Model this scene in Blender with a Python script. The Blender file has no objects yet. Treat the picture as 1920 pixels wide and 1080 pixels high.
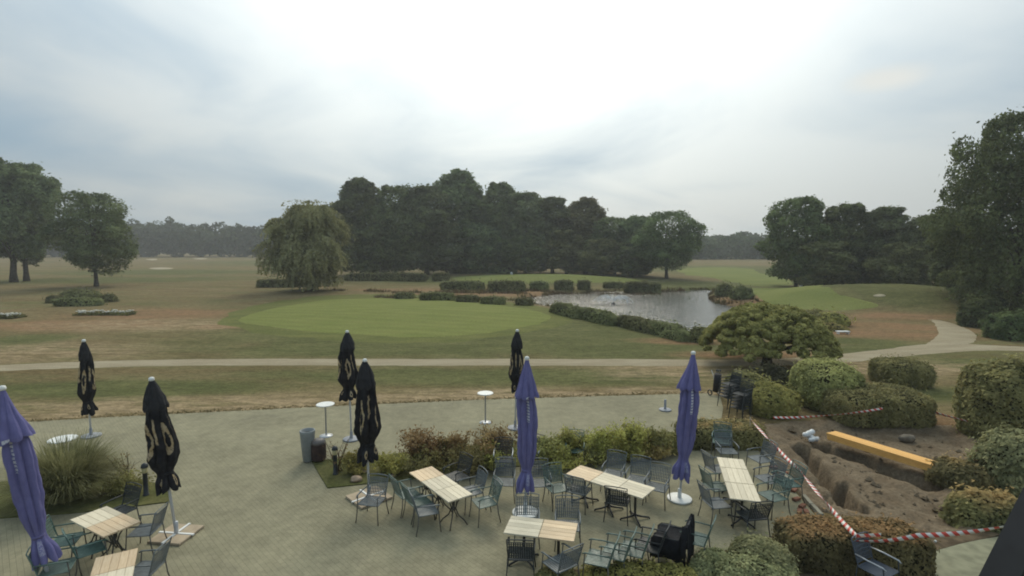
import bpy, math, random
import numpy as np
from mathutils import Vector, Matrix

R = math.radians
scene = bpy.context.scene
COL = scene.collection

# ------------------------------------------------------------------ camera
CAM_H, FPX, PITCH = 6.5, 1000.0, math.atan(80 / 1000.0)
cam_data = bpy.data.cameras.new('camera')
cam_data.sensor_width = 36.0
cam_data.lens = 36.0 * FPX / 1920.0
cam_data.clip_start = 0.1
cam_data.clip_end = 3000.0
cam = bpy.data.objects.new('camera', cam_data)
COL.objects.link(cam)
cam.location = (0, 0, CAM_H)
cam.rotation_euler = (R(90) - PITCH, 0, 0)
scene.camera = cam

# ------------------------------------------------------------------ light
SUN_EL, SUN_AZ = R(38), R(3)          # azimuth measured from +Y towards +X
sun_dir = Vector((math.sin(SUN_AZ) * math.cos(SUN_EL), math.cos(SUN_AZ) * math.cos(SUN_EL), math.sin(SUN_EL)))
sd = bpy.data.lights.new('sun', 'SUN')
sd.energy = 1.5
sd.angle = R(24)
sd.color = (1.0, 0.91, 0.74)
so = bpy.data.objects.new('sun', sd)
COL.objects.link(so)
so.location = (0, 0, 60)
so.rotation_euler = (-sun_dir).to_track_quat('-Z', 'Y').to_euler()

world = bpy.data.worlds.new('World')
scene.world = world
world.use_nodes = True


def build_world():
    nt = world.node_tree
    N, L = nt.nodes, nt.links
    N.clear()
    out = N.new('ShaderNodeOutputWorld')
    bg = N.new('ShaderNodeBackground')
    bg.inputs['Strength'].default_value = 0.082
    L.new(bg.outputs[0], out.inputs['Surface'])
    sky = N.new('ShaderNodeTexSky')
    sky.sky_type = 'NISHITA'
    sky.sun_disc = False
    sky.sun_elevation = SUN_EL
    sky.sun_rotation = SUN_AZ
    sky.air_density = 1.5
    sky.dust_density = 3.0
    tc = N.new('ShaderNodeTexCoord')
    sep = N.new('ShaderNodeSeparateXYZ')
    L.new(tc.outputs['Generated'], sep.inputs[0])

    def m(op, a, b=None, clamp=False):
        n = N.new('ShaderNodeMath')
        n.operation = op
        n.use_clamp = clamp
        for i, v in enumerate((a, b)):
            if v is None:
                continue
            if isinstance(v, (int, float)):
                n.inputs[i].default_value = v
            else:
                L.new(v, n.inputs[i])
        return n.outputs[0]
    zc = m('ADD', m('MAXIMUM', sep.outputs['Z'], 0.0), 0.24)
    cmb = N.new('ShaderNodeCombineXYZ')
    L.new(m('DIVIDE', sep.outputs['X'], zc), cmb.inputs[0])
    L.new(m('MULTIPLY', m('DIVIDE', sep.outputs['Y'], zc), 1.0), cmb.inputs[1])

    def noise(scale, detail, rough, off, dist=0.0):
        mp = N.new('ShaderNodeMapping')
        mp.inputs['Location'].default_value = off
        L.new(cmb.outputs[0], mp.inputs[0])
        n = N.new('ShaderNodeTexNoise')
        n.inputs['Scale'].default_value = scale
        n.inputs['Detail'].default_value = detail
        n.inputs['Roughness'].default_value = rough
        n.inputs['Distortion'].default_value = dist
        L.new(mp.outputs[0], n.inputs['Vector'])
        return n.outputs['Fac']
    n1 = noise(0.36, 3.0, 0.45, (3.1, 1.7, 0.0), 0.5)
    n2 = noise(1.2, 5.0, 0.52, (0.3, 5.2, 2.0), 0.6)
    # veiled sun: the cloud sheet glows towards the sun
    dot = N.new('ShaderNodeVectorMath')
    dot.operation = 'DOT_PRODUCT'
    L.new(tc.outputs['Generated'], dot.inputs[0])
    dot.inputs[1].default_value = sun_dir
    glow = m('POWER', m('MAXIMUM', dot.outputs['Value'], 0.0), 4.6)
    # and is thinner and whiter there
    nn = m('ADD', m('ADD', m('MULTIPLY', n1, 0.7), m('MULTIPLY', n2, 0.3)), m('MULTIPLY', glow, 0.24))
    mr = N.new('ShaderNodeMapRange')
    mr.interpolation_type = 'SMOOTHSTEP'
    mr.inputs['From Min'].default_value = 0.40
    mr.inputs['From Max'].default_value = 0.60
    L.new(nn, mr.inputs['Value'])
    # cloud colour: grey-blue undersides to pale lit parts
    mix = N.new('ShaderNodeMix')
    mix.data_type = 'RGBA'
    L.new(mr.outputs[0], mix.inputs[0])
    mix.inputs[6].default_value = (2.75, 4.1, 5.35, 1)
    mix.inputs[7].default_value = (4.85, 5.35, 5.6, 1)
    gl = N.new('ShaderNodeMix')
    gl.data_type = 'RGBA'
    gl.blend_type = 'ADD'
    gl.inputs[0].default_value = 1.0
    L.new(mix.outputs[2], gl.inputs[6])
    gcol = N.new('ShaderNodeVectorMath')
    gcol.operation = 'SCALE'
    gcol.inputs[0].default_value = (7.9, 8.3, 7.8)
    L.new(m('MULTIPLY', glow, m('ADD', m('MULTIPLY', mr.outputs[0], 0.7), 0.52)), gcol.inputs['Scale'])
    L.new(gcol.outputs[0], gl.inputs[7])
    # an overcast sky is brighter overhead than at the horizon
    up = N.new('ShaderNodeVectorMath')
    up.operation = 'SCALE'
    L.new(gl.outputs[2], up.inputs[0])
    L.new(m('ADD', m('MULTIPLY', m('MAXIMUM', sep.outputs['Z'], 0.0), 0.95), 0.96), up.inputs['Scale'])
    # a small gap in the cloud
    dt = N.new('ShaderNodeVectorMath')
    dt.operation = 'DISTANCE'
    mpg = N.new('ShaderNodeMapping')
    mpg.inputs['Scale'].default_value = (1.0, 1.0, 3.4)
    L.new(tc.outputs['Generated'], mpg.inputs[0])
    gd = Vector((700, 1000, 302)).normalized()
    dt.inputs[1].default_value = (gd.x, gd.y, gd.z * 3.4)
    L.new(mpg.outputs[0], dt.inputs[0])
    gapf = N.new('ShaderNodeMapRange')
    gapf.interpolation_type = 'SMOOTHSTEP'
    gapf.inputs['From Min'].default_value = 0.075
    gapf.inputs['From Max'].default_value = 0.0
    L.new(m('ADD', dt.outputs['Value'], m('MULTIPLY', m('SUBTRACT', n2, 0.5), 0.42)), gapf.inputs['Value'])
    gap = N.new('ShaderNodeMix')
    gap.data_type = 'RGBA'
    L.new(m('MULTIPLY', gapf.outputs[0], 0.65), gap.inputs[0])
    L.new(up.outputs[0], gap.inputs[6])
    gap.inputs[7].default_value = (10.5, 10.3, 9.4, 1)
    # thin share of clear sky shining through
    fin = N.new('ShaderNodeMix')
    fin.data_type = 'RGBA'
    fin.inputs[0].default_value = 0.90
    L.new(sky.outputs[0], fin.inputs[6])
    L.new(gap.outputs[2], fin.inputs[7])
    L.new(fin.outputs[2], bg.inputs['Color'])


build_world()
vs = scene.view_settings
vs.view_transform = 'Standard'
vs.look = 'None'
vs.gamma = 1.0
vs.exposure = 0.0
vs.use_curve_mapping = False
cy = scene.cycles
cy.use_denoising = True
cy.max_bounces = 6
cy.diffuse_bounces = 3
cy.glossy_bounces = 3
cy.transmission_bounces = 4
cy.volume_bounces = 1
cy.transparent_max_bounces = 8
cy.filter_width = 1.9

# ------------------------------------------------------------------ pixels to places
CP, SP = math.cos(PITCH), math.sin(PITCH)


def ray(u, v):
    return Vector((u - 960, FPX * CP - (v - 540) * SP, -FPX * SP - (v - 540) * CP))


def at(u, v, z=0.0):
    d = ray(u, v)
    t = (z - CAM_H) / d.z
    return Vector((d.x * t, d.y * t, z))


def at_depth(u, v, y):
    d = ray(u, v)
    t = y / d.y
    return Vector((d.x * t, y, CAM_H + d.z * t))


def ground_polygon(pix, z=0.0):
    return [tuple(at(u, v, z)[:2]) for u, v in pix]


def smooth_closed(pts, n=8):
    out = []
    k = len(pts)
    for i in range(k):
        p0, p1, p2, p3 = (np.array(pts[(i + j) % k], float) for j in (-1, 0, 1, 2))
        for s in range(n):
            t = s / n
            out.append(tuple(0.5 * ((2 * p1) + (-p0 + p2) * t + (2 * p0 - 5 * p1 + 4 * p2 - p3) * t * t + (-p0 + 3 * p1 - 3 * p2 + p3) * t ** 3)))
    return out


def smooth_open(pts, n=8):
    out = []
    k = len(pts)
    for i in range(k - 1):
        p0, p1, p2, p3 = (np.array(pts[min(max(i + j, 0), k - 1)], float) for j in (-1, 0, 1, 2))
        for s in range(n):
            t = s / n
            out.append(0.5 * ((2 * p1) + (-p0 + p2) * t + (2 * p0 - 5 * p1 + 4 * p2 - p3) * t * t + (-p0 + 3 * p1 - 3 * p2 + p3) * t ** 3))
    out.append(np.array(pts[-1], float))
    return out


def signed_distance(poly, X, Y):
    """negative inside"""
    P = np.array(poly)
    Q = np.roll(P, -1, 0)
    d = np.full(X.shape, 1e9)
    inside = np.zeros(X.shape, bool)
    for (x1, y1), (x2, y2) in zip(P, Q):
        ex, ey = x2 - x1, y2 - y1
        t = np.clip(((X - x1) * ex + (Y - y1) * ey) / (ex * ex + ey * ey + 1e-9), 0, 1)
        d = np.minimum(d, np.hypot(X - x1 - t * ex, Y - y1 - t * ey))
        c = ((y1 > Y) != (y2 > Y)) & (X < (x2 - x1) * (Y - y1) / (y2 - y1 + 1e-12) + x1)
        inside ^= c
    return np.where(inside, -d, d)


def sstep(a, b, x):
    t = np.clip((x - a) / (b - a), 0, 1)
    return t * t * (3 - 2 * t)


# value noise for meshes
_rs = np.random.RandomState(7)
_lat = _rs.rand(64, 64, 64).astype(np.float32)


def vnoise(x, y, z=0.0):
    x, y, z = np.broadcast_arrays(np.asarray(x, float), np.asarray(y, float), np.asarray(z, float))
    xi, yi, zi = np.floor(x).astype(int), np.floor(y).astype(int), np.floor(z).astype(int)
    fx, fy, fz = x - xi, y - yi, z - zi
    fx, fy, fz = (f * f * (3 - 2 * f) for f in (fx, fy, fz))
    r = 0
    for dx in (0, 1):
        for dy in (0, 1):
            for dz in (0, 1):
                w = (fx if dx else 1 - fx) * (fy if dy else 1 - fy) * (fz if dz else 1 - fz)
                r = r + w * _lat[(xi + dx) % 64, (yi + dy) % 64, (zi + dz) % 64]
    return r * 2 - 1


def fbm(x, y, z=0.0, o=3):
    r, a, f = 0, 1.0, 1.0
    for _ in range(o):
        r = r + a * vnoise(x * f, y * f, np.asarray(z) * f)
        a *= 0.5
        f *= 2.03
    return r


# ------------------------------------------------------------------ terrain
POND = smooth_closed(ground_polygon([(992, 560), (1030, 554), (1080, 549), (1160, 547), (1240, 548),
                                     (1330, 544), (1326, 556), (1345, 570), (1400, 577), (1470, 585), (1450, 606), (1380, 622), (1318, 640),
                                     (1292, 634), (1220, 616), (1160, 601), (1095, 588), (1035, 578), (1000, 571)], -0.35), 4)
PIT = ground_polygon([(1452, 800), (1560, 793), (1700, 800), (1815, 808), (1830, 850), (1780, 890), (1790, 940), (1880, 985), (1800, 1000),
                      (1700, 985), (1590, 965), (1540, 945), (1470, 850)])
TRENCHES = [([(1500, 838), (1530, 868), (1560, 905), (1600, 950)], 0.30, 0.6), ([(1555, 838), (1650, 868), (1745, 905)], 0.45, 0.75),
            ([(1455, 832), (1500, 890), (1555, 955)], 0.20, 0.4)]


def seg_dist(line, X, Y):
    d = np.full(X.shape, 1e9)
    for (x1, y1), (x2, y2) in zip(line[:-1], line[1:]):
        ex, ey = x2 - x1, y2 - y1
        t = np.clip(((X - x1) * ex + (Y - y1) * ey) / (ex * ex + ey * ey), 0, 1)
        d = np.minimum(d, np.hypot(X - x1 - t * ex, Y - y1 - t * ey))
    return d


MOUNDS = [(44, 63, 20, 13, 1.9), (5.0, 98, 24, 13, 1.1), (-6.5, 53, 22, 13, 0.28), (30, 75, 12, 9, 0.35)]


def hz(X, Y):
    X, Y = np.atleast_1d(np.asarray(X, float)), np.atleast_1d(np.asarray(Y, float))
    z = np.zeros(X.shape)
    for cx, cy_, rx, ry, h in MOUNDS:
        q = np.hypot((X - cx) / rx, (Y - cy_) / ry)
        z += h * (1 - sstep(0.15, 1.0, q))
    far = sstep(20, 60, Y)
    z += far * 0.18 * fbm(X / 14.0, Y / 14.0, 3.3, 3) * (1 - 0.8 * (np.hypot((X + 6.5) / 17, (Y - 54) / 12) < 1))
    near = (Y < 100) & (Y > 30) & (X > -35) & (X < 45)
    if near.any():
        d = signed_distance(POND, X[near], Y[near])
        zz = z[near]
        k = 1 - sstep(-2.0, 1.6, d)
        z[near] = zz * (1 - sstep(3, 0, d) * 0.7) * (1 - k) + k * -1.3
    p = (Y < 21) & (Y > 8) & (X > 5) & (X < 20)
    if p.any():
        d = signed_distance(PIT, X[p], Y[p])
        z[p] = z[p] - 0.9 * (1 - sstep(-0.2, 0.25, d))
    return z


def g(u, v, dz=0.0):
    z = 0.0
    for _ in range(12):
        p = at(u, v, z)
        z = 0.5 * z + 0.5 * float(hz(p.x, p.y)[0])
    p = at(u, v, z)
    p.z = float(hz(p.x, p.y)[0]) + dz
    return p


# ------------------------------------------------------------------ mesh helpers
def mesh_np(name, V, F, mats=(), smooth=False, uv=None, mat_idx=None):
    me = bpy.data.meshes.new(name)
    V = np.asarray(V, np.float32)
    if isinstance(F, np.ndarray):
        n, k = F.shape
        me.vertices.add(len(V))
        me.vertices.foreach_set('co', V.ravel())
        me.loops.add(n * k)
        me.loops.foreach_set('vertex_index', F.astype(np.int32).ravel())
        me.polygons.add(n)
        me.polygons.foreach_set('loop_start', np.arange(0, n * k, k, dtype=np.int32))
        me.update(calc_edges=True)
    else:
        me.from_pydata([tuple(v) for v in V], [], [tuple(f) for f in F])
        me.update()
    for m_ in mats:
        me.materials.append(m_)
    if mat_idx is not None:
        me.polygons.foreach_set('material_index', np.asarray(mat_idx, np.int32))
    if smooth:
        me.polygons.foreach_set('use_smooth', np.ones(len(me.polygons), bool))
    if uv is not None:
        lay = me.uv_layers.new(name='UVMap')
        li = np.empty(len(me.loops), np.int32)
        me.loops.foreach_get('vertex_index', li)
        lay.data.foreach_set('uv', np.asarray(uv, np.float32)[li].ravel())
    return me


def link(name, me, parent=None):
    o = bpy.data.objects.new(name, me)
    COL.objects.link(o)
    if parent is not None:
        o.parent = parent
    return o


def tag(o, label=None, cat=None, group=None, kind=None):
    for k, v in (('label', label), ('category', cat), ('group', group), ('kind', kind)):
        if v:
            o[k] = v
    return o


def empty(name, loc, rz=0.0):
    o = bpy.data.objects.new(name, None)
    o.empty_display_size = 0.2
    COL.objects.link(o)
    o.location = loc
    o.rotation_euler = (0, 0, rz)
    return o


def copy_tree(o, parent=None):
    c = o.copy()
    COL.objects.link(c)
    c.parent = parent
    for ch in list(o.children):
        copy_tree(ch, c)
    return c


class MB:
    """collects boxes, tubes and lathes into one mesh"""

    def __init__(self):
        self.v, self.f, self.s = [], [], []

    def add(self, V, F, smooth=False):
        b = len(self.v)
        self.v += [tuple(v) for v in V]
        self.f += [tuple(b + i for i in f) for f in F]
        self.s += [smooth] * len(F)
        return self

    def box(self, c, s, M=None, bev=0.0):
        hx, hy, hz_ = s[0] / 2, s[1] / 2, s[2] / 2
        if bev <= 0:
            V = [Vector((x, y, z)) for z in (-hz_, hz_) for x, y in ((-hx, -hy), (hx, -hy), (hx, hy), (-hx, hy))]
            F = [(3, 2, 1, 0), (4, 5, 6, 7), (0, 1, 5, 4), (1, 2, 6, 5), (2, 3, 7, 6), (3, 0, 4, 7)]
        else:
            b = bev
            V = []
            for z, ins in ((-hz_, b), (-hz_ + b, 0), (hz_ - b, 0), (hz_, b)):
                x, y = hx - ins, hy - ins
                V += [Vector(p) for p in ((-x, -y, z), (x, -y, z), (x, y, z), (-x, y, z))]
            F = [(3, 2, 1, 0), (12, 13, 14, 15)]
            for k in range(3):
                for i in range(4):
                    j = (i + 1) % 4
                    F.append((4 * k + i, 4 * k + j, 4 * k + 4 + j, 4 * k + 4 + i))
        c = Vector(c)
        V = [(M @ v if M else v) + c for v in V]
        return self.add(V, F)

    def tube(self, pts, rad, n=6, caps=True):
        pts = [Vector(p) for p in pts]
        if isinstance(rad, (int, float)):
            rad = [rad] * len(pts)
        V, F = [], []
        ref = Vector((0.13, 0.29, 0.95)).normalized()
        u = None
        for i, p in enumerate(pts):
            t = (pts[min(i + 1, len(pts) - 1)] - pts[max(i - 1, 0)])
            if t.length < 1e-9:
                t = Vector((0, 0, 1))
            t.normalize()
            if u is None:
                u = t.cross(Vector((1, 0, 0)) if abs(t.x) < 0.8 else Vector((0, 1, 0))).normalized()
            else:
                u = (u - t * u.dot(t)).normalized()
            w = t.cross(u)
            for k in range(n):
                a = 2 * math.pi * k / n
                V.append(p + (u * math.cos(a) + w * math.sin(a)) * rad[i])
        for i in range(len(pts) - 1):
            for k in range(n):
                k2 = (k + 1) % n
                F.append((i * n + k, i * n + k2, (i + 1) * n + k2, (i + 1) * n + k))
        self.add(V, F, True)
        if caps:
            b = len(self.v) - len(V)
            self.f.append(tuple(b + k for k in reversed(range(n))))
            self.f.append(tuple(b + (len(pts) - 1) * n + k for k in range(n)))
            self.s += [False, False]
        return self

    def lathe(self, prof, n=20, c=(0, 0, 0), sm=True):
        V, F = [], []
        c = Vector(c)
        for r, z in prof:
            for k in range(n):
                a = 2 * math.pi * k / n
                V.append(c + Vector((r * math.cos(a), r * math.sin(a), z)))
        for i in range(len(prof) - 1):
            for k in range(n):
                k2 = (k + 1) % n
                F.append((i * n + k, i * n + k2, (i + 1) * n + k2, (i + 1) * n + k))
        F.append(tuple(reversed(range(n))))
        F.append(tuple((len(prof) - 1) * n + k for k in range(n)))
        b = len(self.f)
        self.add(V, F, sm)
        self.s[-1] = self.s[-2] = False
        return self

    def mesh(self, name, mat):
        me = bpy.data.meshes.new(name)
        me.from_pydata(self.v, [], self.f)
        me.materials.append(mat)
        me.polygons.foreach_set('use_smooth', np.array(self.s, bool))
        me.update()
        return me

    def build(self, name, mat, parent=None):
        return link(name, self.mesh(name, mat), parent)


# ------------------------------------------------------------------ materials
MATS = {}


class NT:
    def __init__(self, name, rough=0.9, spec=0.15):
        self.mat = bpy.data.materials.new(name)
        self.mat.use_nodes = True
        self.t = self.mat.node_tree
        self.N, self.L = self.t.nodes, self.t.links
        self.b = self.N['Principled BSDF']
        self.b.inputs['Roughness'].default_value = rough
        self.b.inputs['Specular IOR Level'].default_value = spec
        self._tc = None

    def tc(self, which='Object'):
        if self._tc is None:
            self._tc = self.N.new('ShaderNodeTexCoord')
        return self._tc.outputs[which]

    def pos(self):
        n = self.N.new('ShaderNodeNewGeometry')
        return n.outputs['Position']

    def set(self, sock, v):
        if hasattr(v, 'default_value') or hasattr(v, 'is_linked'):
            self.L.new(v, sock)
        else:
            if isinstance(v, (tuple, list)) and len(v) == 3 and sock.type == 'RGBA':
                v = (*v, 1)
            sock.default_value = v

    def m(self, op, a, b=None, c=None, clamp=False):
        n = self.N.new('ShaderNodeMath')
        n.operation = op
        n.use_clamp = clamp
        for i, v in enumerate((a, b, c)):
            if v is not None:
                self.set(n.inputs[i], v)
        return n.outputs[0]

    def noise(self, vec, scale, detail=3.0, rough=0.55, dist=0.0, stretch=None, off=None):
        if stretch or off:
            mp = self.N.new('ShaderNodeMapping')
            if stretch:
                mp.inputs['Scale'].default_value = stretch
            if off:
                mp.inputs['Location'].default_value = off
            self.L.new(vec, mp.inputs[0])
            vec = mp.outputs[0]
        n = self.N.new('ShaderNodeTexNoise')
        n.inputs['Scale'].default_value = scale
        n.inputs['Detail'].default_value = detail
        n.inputs['Roughness'].default_value = rough
        n.inputs['Distortion'].default_value = dist
        self.L.new(vec, n.inputs['Vector'])
        return n.outputs['Fac']

    def ramp(self, v, lo, hi, a=0.0, b=1.0):
        n = self.N.new('ShaderNodeMapRange')
        n.interpolation_type = 'SMOOTHSTEP'
        for k, x in zip(('From Min', 'From Max', 'To Min', 'To Max'), (lo, hi, a, b)):
            n.inputs[k].default_value = x
        self.set(n.inputs['Value'], v)
        return n.outputs[0]

    def mix(self, f, a, b, mode='MIX'):
        n = self.N.new('ShaderNodeMix')
        n.data_type = 'RGBA'
        n.blend_type = mode
        self.set(n.inputs[0], f)
        self.set(n.inputs[6], a)
        self.set(n.inputs[7], b)
        return n.outputs[2]

    def color(self, c):
        self.set(self.b.inputs['Base Color'], c)

    def bump(self, h, strength=0.3, dist=0.02):
        n = self.N.new('ShaderNodeBump')
        n.inputs['Strength'].default_value = strength
        n.inputs['Distance'].default_value = dist
        self.L.new(h, n.inputs['Height'])
        self.L.new(n.outputs[0], self.b.inputs['Normal'])

    def ellipse(self, cx, cy_, rx, ry, soft=0.35, wob=0.25, rot=0.0):
        """soft patch of ground around a place"""
        mp = self.N.new('ShaderNodeMapping')
        mp.vector_type = 'TEXTURE'
        mp.inputs['Location'].default_value = (cx, cy_, 0)
        mp.inputs['Rotation'].default_value = (0, 0, rot)
        mp.inputs['Scale'].default_value = (rx, ry, 1e6)
        self.L.new(self.pos(), mp.inputs[0])
        ln = self.N.new('ShaderNodeVectorMath')
        ln.operation = 'LENGTH'
        self.L.new(mp.outputs[0], ln.inputs[0])
        nz = self.noise(self.pos(), 0.25, 3.0)
        q = self.m('ADD', ln.outputs['Value'], self.m('MULTIPLY', self.m('SUBTRACT', nz, 0.5), wob * 2))
        return self.ramp(q, 1 + soft, 1 - soft)


def plain(name, col, rough=0.6, spec=0.3, metal=0.0, var=0.12, scale=6.0, bump=0.0):
    if name in MATS:
        return MATS[name]
    k = NT(name, rough, spec)
    k.b.inputs['Metallic'].default_value = metal
    n = k.noise(k.tc(), scale, 4.0)
    lo = tuple(c * (1 - var) for c in col)
    hi = tuple(min(1, c * (1 + var)) for c in col)
    k.color(k.mix(k.ramp(n, 0.3, 0.7), lo, hi))
    k.set(k.b.inputs['Roughness'], k.ramp(k.noise(k.tc(), scale * 2.3), 0.2, 0.8, rough - 0.1, min(1, rough + 0.1)))
    if bump:
        k.bump(k.noise(k.tc(), scale * 6, 3.0), bump, 0.01)
    MATS[name] = k.mat
    return k.mat


def foliage(name, col, alt=None, top=None, scale=0.9, trans=0.3, var=0.45):
    if name in MATS:
        return MATS[name]
    k = NT(name, 0.8, 0.1)
    alt = alt or tuple(c * 1.5 for c in col)
    n = k.noise(k.tc(), scale, 3.0, 0.6)
    c = k.mix(k.ramp(n, 0.35, 0.68), tuple(x * (1 - var * 0.5) for x in col), alt)
    oi = k.N.new('ShaderNodeObjectInfo')
    hs = k.N.new('ShaderNodeHueSaturation')
    k.set(hs.inputs['Hue'], k.m('ADD', k.m('MULTIPLY', oi.outputs['Random'], 0.04), 0.48))
    k.set(hs.inputs['Value'], k.m('ADD', k.m('MULTIPLY', oi.outputs['Random'], 0.5), 0.78))
    k.set(hs.inputs['Color'], c)
    fine = k.noise(k.tc(), scale * 14, 1.0)
    c = k.mix(0.5, hs.outputs[0], k.mix(1.0, hs.outputs[0], k.ramp(fine, 0.3, 0.7, 0.72, 1.3), 'MULTIPLY'))
    if top:   # sun-browned growth on top, where the plant itself is that colour
        sep = k.N.new('ShaderNodeSeparateXYZ')
        k.L.new(k.tc('Generated'), sep.inputs[0])
        f = k.m('MULTIPLY', k.ramp(k.m('ADD', sep.outputs['Z'], k.m('MULTIPLY', k.noise(k.tc(), 1.6), 0.35)), 0.86, 1.04), 0.92)
        c = k.mix(f, c, top)
    k.color(c)
    tr = k.N.new('ShaderNodeBsdfTranslucent')
    k.L.new(c, tr.inputs['Color'])
    mx = k.N.new('ShaderNodeMixShader')
    mx.inputs[0].default_value = trans
    k.L.new(k.b.outputs[0], mx.inputs[1])
    k.L.new(tr.outputs[0], mx.inputs[2])
    k.L.new(mx.outputs[0], k.N['Material Output'].inputs['Surface'])
    MATS[name] = k.mat
    return k.mat


def grass_mat(name, a, b, scale=0.3, stretch=(1, 1, 1), stripes=0.0):
    k = NT(name, 0.95, 0.05)
    p = k.pos()
    n1 = k.noise(p, scale, 4.0, 0.6, stretch=stretch)
    n2 = k.noise(p, 9.0, 3.0, 0.7)
    c = k.mix(k.ramp(n1, 0.32, 0.68), a, b)
    c = k.mix(0.5, c, k.mix(1.0, c, k.ramp(n2, 0.3, 0.7, 0.55, 1.45), 'MULTIPLY'))
    if stripes:
        sp = k.N.new('ShaderNodeSeparateXYZ')
        k.L.new(p, sp.inputs[0])
        q = k.m('ADD', k.m('ADD', k.m('MULTIPLY', sp.outputs[0], 0.35), sp.outputs[1]), k.m('MULTIPLY', k.noise(p, 0.3, 2.0), 0.5))
        w = k.ramp(k.m('SINE', k.m('MULTIPLY', q, 3.6)), -0.4, 0.4, 1 - stripes, 1 + stripes)
        c = k.mix(1.0, c, w, 'MULTIPLY')
    k.color(c)
    k.bump(k.noise(p, 30.0, 2.0, 0.7), 0.5, 0.03)
    return k.mat


# ------------------------------------------------------------------ setting: ground
def ground_material():
    k = NT('dry_grass', 0.95, 0.05)
    p = k.pos()
    big = k.noise(p, 0.07, 4.0, 0.6, 0.3, stretch=(0.7, 1.5, 1))
    mid = k.noise(p, 0.35, 5.0, 0.62, 0.5, stretch=(0.55, 1.5, 1))
    fine = k.noise(p, 7.0, 3.0, 0.75)
    brown_a, brown_b = (0.140, 0.104, 0.048), (0.197, 0.155, 0.078)
    green_a, green_b = (0.086, 0.091, 0.033), (0.128, 0.126, 0.050)
    brown = k.mix(k.ramp(mid, 0.3, 0.7), brown_a, brown_b)
    green = k.mix(k.ramp(mid, 0.3, 0.7), green_a, green_b)
    gm = k.ramp(k.m('ADD', k.m('MULTIPLY', big, 0.6), k.m('MULTIPLY', mid, 0.4)), 0.47, 0.62, 0.0, 0.75)
    # watered grass round the greens and on the fairways
    for (cx, cy_, rx, ry, rot) in GREEN_PATCHES:
        gm = k.m('MAXIMUM', gm, k.ellipse(cx, cy_, rx, ry, 0.45, 0.45, rot))
    c = k.mix(gm, brown, green)
    # bare reddish soil
    sm = None
    for (cx, cy_, rx, ry, rot) in SOIL_PATCHES:
        e = k.ellipse(cx, cy_, rx, ry, 0.45, 0.5, rot)
        sm = e if sm is None else k.m('MAXIMUM', sm, e)
    sm = k.m('MULTIPLY', sm, k.ramp(mid, 0.25, 0.6, 0.25, 0.95))
    c = k.mix(sm, c, (0.228, 0.137, 0.073))
    # worn straw coloured margin along the paving
    for (cx, cy_, rx, ry, rot) in STRAW_PATCHES:
        e = k.m('MULTIPLY', k.ellipse(cx, cy_, rx, ry, 0.6, 0.5, rot), k.ramp(k.noise(p, 0.9, 4.0, 0.7, stretch=(0.5, 2, 1)), 0.35, 0.62))
        c = k.mix(e, c, (0.30, 0.225, 0.13))
    c = k.mix(0.5, c, k.mix(1.0, c, k.ramp(fine, 0.25, 0.75, 0.5, 1.5), 'MULTIPLY'))
    tuft = k.noise(p, 2.4, 4.0, 0.75, 0.3, stretch=(0.7, 1.4, 1))
    c = k.mix(1.0, c, k.ramp(tuft, 0.28, 0.72, 0.74, 1.28), 'MULTIPLY')
    k.color(c)
    k.bump(k.m('ADD', k.noise(p, 14.0, 4.0, 0.7), tuft), 0.7, 0.06)
    return k.mat


def gp(u, v):
    p = at(u, v)
    return p.x, p.y


GREEN_PATCHES = [(*gp(860, 620), 20, 11.5, 0.0), (*gp(1100, 650), 11, 4.2, -0.1), (*gp(700, 655), 12, 2.6, 0), (*gp(900, 706), 13, 1.9, -0.02), (*gp(200, 728), 9, 1.7, 0.05),
                 (0, 100, 30, 15, 0), (50, 63, 18, 9, 0.1), (44, 58, 9, 5, 0.1), (30, 85, 16, 12, 0.3), (60, 140, 25, 40, 0.4), (-85, 130, 30, 14, 0), (-75, 100, 24, 10, 0.1),
                 (-60, 210, 60, 40, 0), (*gp(1650, 655), 5, 2.0, 0.2), (*gp(1600, 640), 4, 1.5, 0.0), (*gp(30, 640), 3, 3, 0),
                 (*gp(1780, 740), 3.5, 1.4, 0), (*gp(1850, 680), 5, 1.6, 0.1)]
SOIL_PATCHES = [(36, 49, 5, 2.6, 0.2), (*gp(420, 613), 2.6, 1.5, 0.1), (*gp(1690, 612), 5, 2.2, -0.4), (*gp(1640, 625), 6, 2.5, -0.2), (*gp(1390, 565), 3.0, 4.5, 0.3), (*gp(940, 551), 13, 4.2, 0), (*gp(1180, 545), 8, 2.2, 0),
                (*gp(760, 543), 9, 1.8, 0), (*gp(130, 610), 9, 3, 0), (*gp(300, 590), 8, 4, 0), (*gp(1700, 790), 2.5, 1.2, 0), (*gp(1420, 665), 5, 1.0, 0), (*gp(1300, 640), 4, 1.2, 0)]
STRAW_PATCHES = [(*gp(250, 768), 9.5, 1.3, 0.045), (*gp(700, 752), 9.5, 1.3, 0.045), (*gp(1100, 738), 8, 0.9, 0.03), (*gp(1300, 695), 4.5, 2.0, 0.0),
                 (*gp(1730, 690), 4, 1.6, 0), (*gp(1640, 690), 3, 1.2, 0), (*gp(300, 610), 9, 3.0, 0.0), (*gp(60, 660), 6, 3, 0)]


def graded(lo, hi, fine_lo, fine_hi, step, grow):
    a = list(np.arange(fine_lo, fine_hi + 1e-6, step))
    s, x = step, fine_hi
    while x < hi:
        s *= grow
        x += s
        a.append(min(x, hi))
    s, x = step, fine_lo
    while x > lo:
        s *= grow
        x -= s
        a.insert(0, max(x, lo))
    return np.array(a)


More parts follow.
